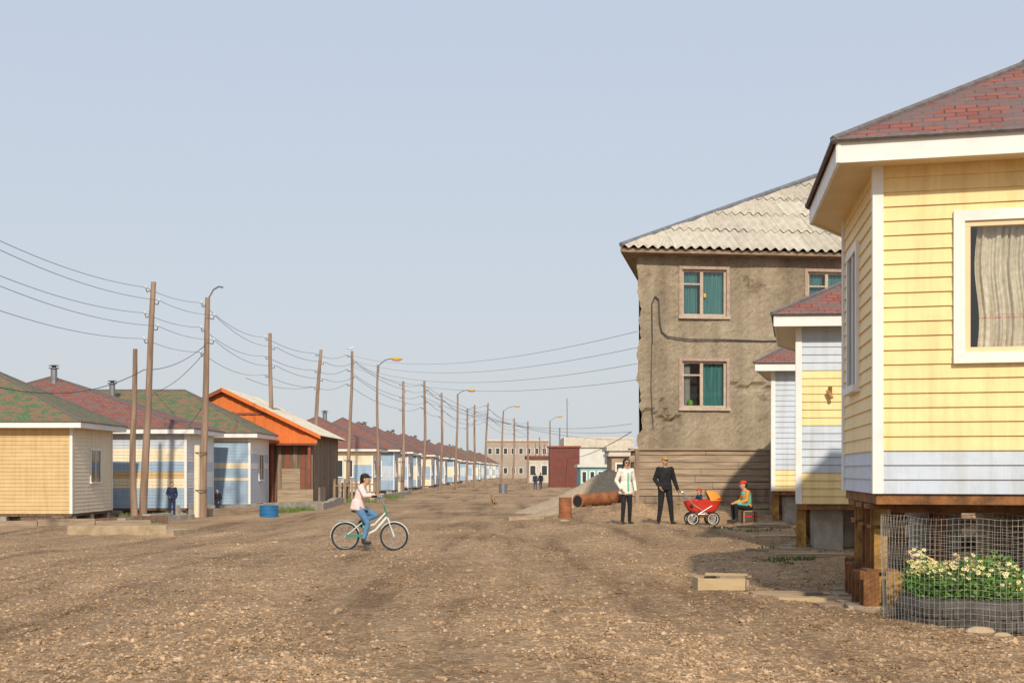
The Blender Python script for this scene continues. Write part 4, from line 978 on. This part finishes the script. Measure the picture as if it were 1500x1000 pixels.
def bike():
    E=empty("bicycle"); f=MB(); c=V((bx,dB,bz)); r=.235; wbs=.435
    rw=c+V((-wbs,0,r+.015)); fw=c+V((wbs,0,r+.015))
    for w in (rw,fw):
        f.torus(w,(0,1,0),r,.018,m_rub,36,8); f.torus(w,(0,1,0),r-.022,.008,m_steel,36,6); f.cyl(w+V((0,-.05,0)),w+V((0,.05,0)),.02,m_steel)
        for k in range(14): a=k*pi/7; f.cyl(w+V((0,.01*(-1)**k,0)),w+V((math.cos(a)*(r-.02),0,math.sin(a)*(r-.02))),.0022,m_steel,n=4)
    f.build("wheels",E)
    f=MB(); bb=c+V((-.08,0,.27)); st=c+V((-.16,0,.62)); hb=c+V((.30,0,.62)); ht=c+V((.26,0,.80)); 
    f.tube([hb+V((.01,0,-.02)),c+V((.10,0,.36)),bb],.022,m_bikew,8); f.tube([hb+V((-.01,0,.06)),c+V((.08,0,.46)),c+V((-.12,0,.42))],.016,m_bikew,8)
    f.tube([bb,st],.016,m_green); f.tube([st,st+V((-.02,0,.07))],.012,m_steel)
    for dy in(-.05,.05):
        f.tube([bb+V((0,dy*.5,0)),rw+V((0,dy,0))],.009,m_green); f.tube([c+V((-.13,dy*.4,.5)),rw+V((0,dy,0))],.009,m_bikew)
        f.tube([hb+V((.02,dy,-.03)),fw+V((-.03,dy,.1)),fw+V((0,dy,0))],.010,m_bikew)
        f.tube([rw+V((0,dy,0)),rw+V((-.05,dy,.29))],.006,m_steel)
    f.tube([hb+V((.015,0,-.05)),ht],.018,m_green); f.tube([ht,ht+V((-.05,0,.14))],.012,m_steel)
    hx=ht+V((-.05,0,.14)); f.tube([hx+V((-.12,-.25,.02)),hx+V((-.02,-.2,.03)),hx+V((0,-.06,0)),hx+V((0,.06,0)),hx+V((-.02,.2,.03)),hx+V((-.12,.25,.02))],.011,m_steel)
    for s in(-1,1): f.cyl(hx+V((-.16,s*.26,.02)),hx+V((-.06,s*.235,.025)),.016,m_rub)
    f.build("frame",E)
    f=MB(); f.ell(st+V((-.04,0,.085)),(.13,.075,.03),m_rub,14,8); f.ell(st+V((.06,0,.09)),(.08,.03,.022),m_rub,12,6); f.build("saddle",E,True)
    f=MB()
    for w,a0_,a1_ in ((rw,20,185),(fw,10,150)):
        K=14; P=[]
        for i in range(K+1):
            a=math.radians(a0_+(a1_-a0_)*i/K); 
            for y_ in(-.03,-.015,.015,.03): P.append(w+V((math.cos(a)*(r+.035-(abs(y_)>.02)*.012),y_,math.sin(a)*(r+.035-(abs(y_)>.02)*.012))))
        f.raw(P,[(i*4+j,i*4+j+1,i*4+j+5,i*4+j+4) for i in range(K) for j in range(3)],m_bikew)
    rk_=rw+V((0,0,.29)); f.box(rk_+V((.02,0,0)),(.30,.09,.012),m_steel)
    f.cyl(bb+V((0,-.06,0)),bb+V((0,-.068,0)),.075,m_steel,n=20); f.box(bb+V((-.17,-.065,-.005)),(.34,.008,.05),m_green)
    f.build("fenders",E)
    f=MB()
    for s,(dx,dz) in ((-1,(.04,-.15)),(1,(-.04,.15))):
        p=bb+V((0,s*.075,0)); q=p+V((dx,s*.01,dz)); f.cyl(p,q,.009,m_steel); f.box(q+V((0,s*.05,0)),(.09,.09,.022),m_rub)
    f.cyl(bb+V((0,-.08,0)),bb+V((0,.08,0)),.02,m_steel); f.build("pedals",E)
    return bb,st,hx
bb,st,hx=bike()
gl=V((st.x-.03,dB,bz)); sG=.92
def tl(p): return tuple(toloc(p,gl,-pi/2,sG))
hL=hx+V((-.17,.26,.045)); hR=hx+V((-.17,-.26,.045))
aR=bb+V((-.02,-.12,-.075)); aL=bb+V((-.10,.12,.225))
zz=(st.z+.16-bz)/sG
J=dict(pel=(0,-.02,zz),wai=(0,-.0,zz+.12),che=(0,.045,zz+.27),nec=(0,.07,zz+.41),hd=(0,.12,zz+.525),shL=(-.13,.06,zz+.355),shR=(.13,.06,zz+.355),
 elL=tuple(V(tl(hL))*.5+V((-.13,.06,zz+.355))*.5+V((-.05,-.02,-.07))),elR=tuple(V(tl(hR))*.5+V((.13,.06,zz+.355))*.5+V((.05,-.02,-.07))),wrL=tl(hL),wrR=tl(hR),
 hpL=(-.08,.0,zz-.03),hpR=(.08,.0,zz-.03),anL=tl(aL),anR=tl(aR))
def knee(h,a,l1,l2):
    h=V(h);a=V(a);d=a-h;L=min(d.length,l1+l2-.001); m=(l1*l1-l2*l2+L*L)/(2*L); k=math.sqrt(max(0,l1*l1-m*m)); dn=d.normalized(); f_=V((0,1,.25)); f_=(f_-dn*f_.dot(dn)).normalized(); return tuple(h+dn*m+f_*k)
J['knL']=knee(J['hpL'],J['anL'],.34,.33); J['knR']=knee(J['hpR'],J['anR'],.34,.33)
J['toL']=tuple(V(J['anL'])+V((0,.13,-.05))); J['toR']=tuple(V(J['anR'])+V((0,.13,-.05)))
P=human(J,female=True,bulk=1.05,legw=.9,hair='cap',kh=.8); hd=V(J['hd'])
P.append((hd+V((0,-.06,-.02)),hd+V((0,-.10,-.12)),(.04,.035,.04),.02,'hair')); P.append(((0,-.02,zz+.1),(0,-.03,zz-.04),(.155,.13,.08),(.17,.15,.05),'top'))
figure("girl_cyclist",P,dict(base,top=m_pink,leg=m_jean,cap=m_hair),tuple(gl),-pi/2,sG,feats=feats(J['hd']))
for (nm,xp,d_,s_,yw,tm,lm) in (("boy",252,56.6,.80,pi+.3,m_navy,m_navy),("boy",319,59.5,.66,pi-.5,m_blk,m_navy)):
    x=px(xp,d_); J=stand(elR=(.24,-.08,1.14),wrR=(.16,.10,1.0),elL=(-.24,-.06,1.13),wrL=(-.2,.08,.92)); P=human(J,bulk=1.2,legw=1.15)
    figure(nm,P,dict(base,top=tm,leg=lm),(x,d_,gz(x,d_)),yw,s_,.013,feats=feats(J['hd']))
for (nm,xp,d_,s_,yw,tm) in (("man",784,143,.98,0,m_navy),("man",792,145,1.0,.2,m_blk)):
    x=px(xp,d_); J=stand(knR=(.10,.14,.5),anR=(.11,.16,.10),toR=(.12,.3,.05),anL=(-.11,-.2,.12),toL=(-.12,-.08,.03),knL=(-.1,-.04,.49)); P=human(J,bulk=1.1)
    figure(nm,P,dict(base,top=tm,leg=m_navy),(x,d_,gz(x,d_)),yw,s_,.02,feats=feats(J['hd']))
P=[((0,-.16,.14),(0,.10,.40),(.11,.14,.13),(.10,.12,.13),'fur'),((0,.10,.40),(0,.16,.56),.085,.06,'fur'),((0,.18,.62),(0,.19,.63),(.07,.085,.07),(.065,.08,.065),'fur'),
 ((0,.25,.60),(0,.33,.585),.04,.028,'fur'),((0,.345,.59),(0,.35,.59),.014,.012,'nose')]
for s in(-1,1):
    P+=[((s*.07,.12,.36),(s*.075,.13,.18),.05,.032,'fur'),((s*.075,.13,.18),(s*.075,.15,.04),.032,.026,'fur'),((s*.075,.15,.025),(s*.075,.20,.022),.028,.024,'fur'),
     ((s*.09,-.14,.14),(s*.12,.04,.20),.085,.055,'fur'),((s*.12,.04,.2),(s*.12,-.08,.05),.045,.03,'fur'),((s*.12,-.08,.035),(s*.12,.08,.025),.03,.024,'fur'),((s*.045,.16,.68),(s*.06,.15,.76),(.026,.014,.03),(.01,.008,.012),'fur')]
P+=[((0,-.24,.08),(.1,-.42,.05),.035,.03,'fur'),((.1,-.42,.05),(.2,-.5,.06),.03,.015,'fur')]
xd=px(723,78); figure("dog",P,dict(fur=m_dog,nose=m_eye),(xd,78,gz(xd,78)),pi-.6,.92,.012,feats=[((-.03,.245,.645),(.01,.008,.01),m_eye),((.03,.245,.645),(.01,.008,.01),m_eye)])
P=[((0,-.1,.16),(0,.08,.2),(.05,.09,.055),(.055,.08,.06),'w'),((0,.08,.2),(0,.16,.29),.04,.032,'w'),((0,.17,.31),(0,.18,.31),.036,.034,'w'),((0,.21,.305),(0,.26,.295),.012,.006,'b'),((0,-.12,.17),(0,-.28,.15),(.04,.05,.02),(.02,.03,.01),'g'),((.02,0,.12),(.02,0,.0),.008,.008,'b'),((-.02,0,.12),(-.02,0,.0),.008,.008,'b')]
figure("seagull",P,dict(w=m_insul,b=m_lampm,g=m_metal),tuple(t5+V((0,0,.0))),-pi/2,1.0,.008)

# ---------------- light & camera
az=math.radians(4); el=math.radians(33)
ts=V((math.sin(az)*math.cos(el),-math.cos(az)*math.cos(el),math.sin(el)))
ld=bpy.data.lights.new("sun",'SUN'); ld.energy=3.6; ld.angle=math.radians(1.5); ld.color=(1,.89,.72)
lo=bpy.data.objects.new("sun",ld); lo.rotation_euler=ts.to_track_quat('Z','Y').to_euler(); lo.location=(0,-20,40); sc.collection.objects.link(lo)
w=bpy.data.worlds.new("World"); sc.world=w; w.use_nodes=True; nt=w.node_tree; bg=nt.nodes["Background"]
sk=nt.nodes.new("ShaderNodeTexSky"); sk.sky_type='NISHITA'; sk.sun_disc=False; sk.sun_elevation=el; sk.sun_rotation=math.pi-az; sk.dust_density=3; sk.air_density=1; sk.altitude=0
tc=nt.nodes.new("ShaderNodeTexCoord"); sx=nt.nodes.new("ShaderNodeSeparateXYZ"); nt.links.new(tc.outputs["Generated"],sx.inputs[0])
cr_=nt.nodes.new("ShaderNodeValToRGB"); nt.links.new(sx.outputs[2],cr_.inputs[0]); e=cr_.color_ramp.elements
e[0].position=0; e[0].color=(.70,.735,.75,1); e[1].position=.35; e[1].color=(.58,.66,.80,1); e2=e.new(.12); e2.color=(.645,.70,.775,1)
sc_=mixc(nt,1,cr_.outputs[0],(10.2,10.2,10.2),'MULTIPLY')
mx=mixc(nt,.84,sk.outputs[0],sc_); nt.links.new(mx,bg.inputs[0]); bg.inputs[1].default_value=.1
cam=bpy.data.cameras.new("camera"); cam.sensor_width=36; cam.lens=F*36/1500; cam.shift_y=(HZ-500)/1500; cam.clip_end=8000; cam.clip_start=.1
co=bpy.data.objects.new("camera",cam); co.location=(0,0,CH); co.rotation_euler=(math.pi/2,0,0); sc.collection.objects.link(co); sc.camera=co
sc.view_settings.view_transform='Standard'; sc.view_settings.look='None'; sc.view_settings.exposure=0
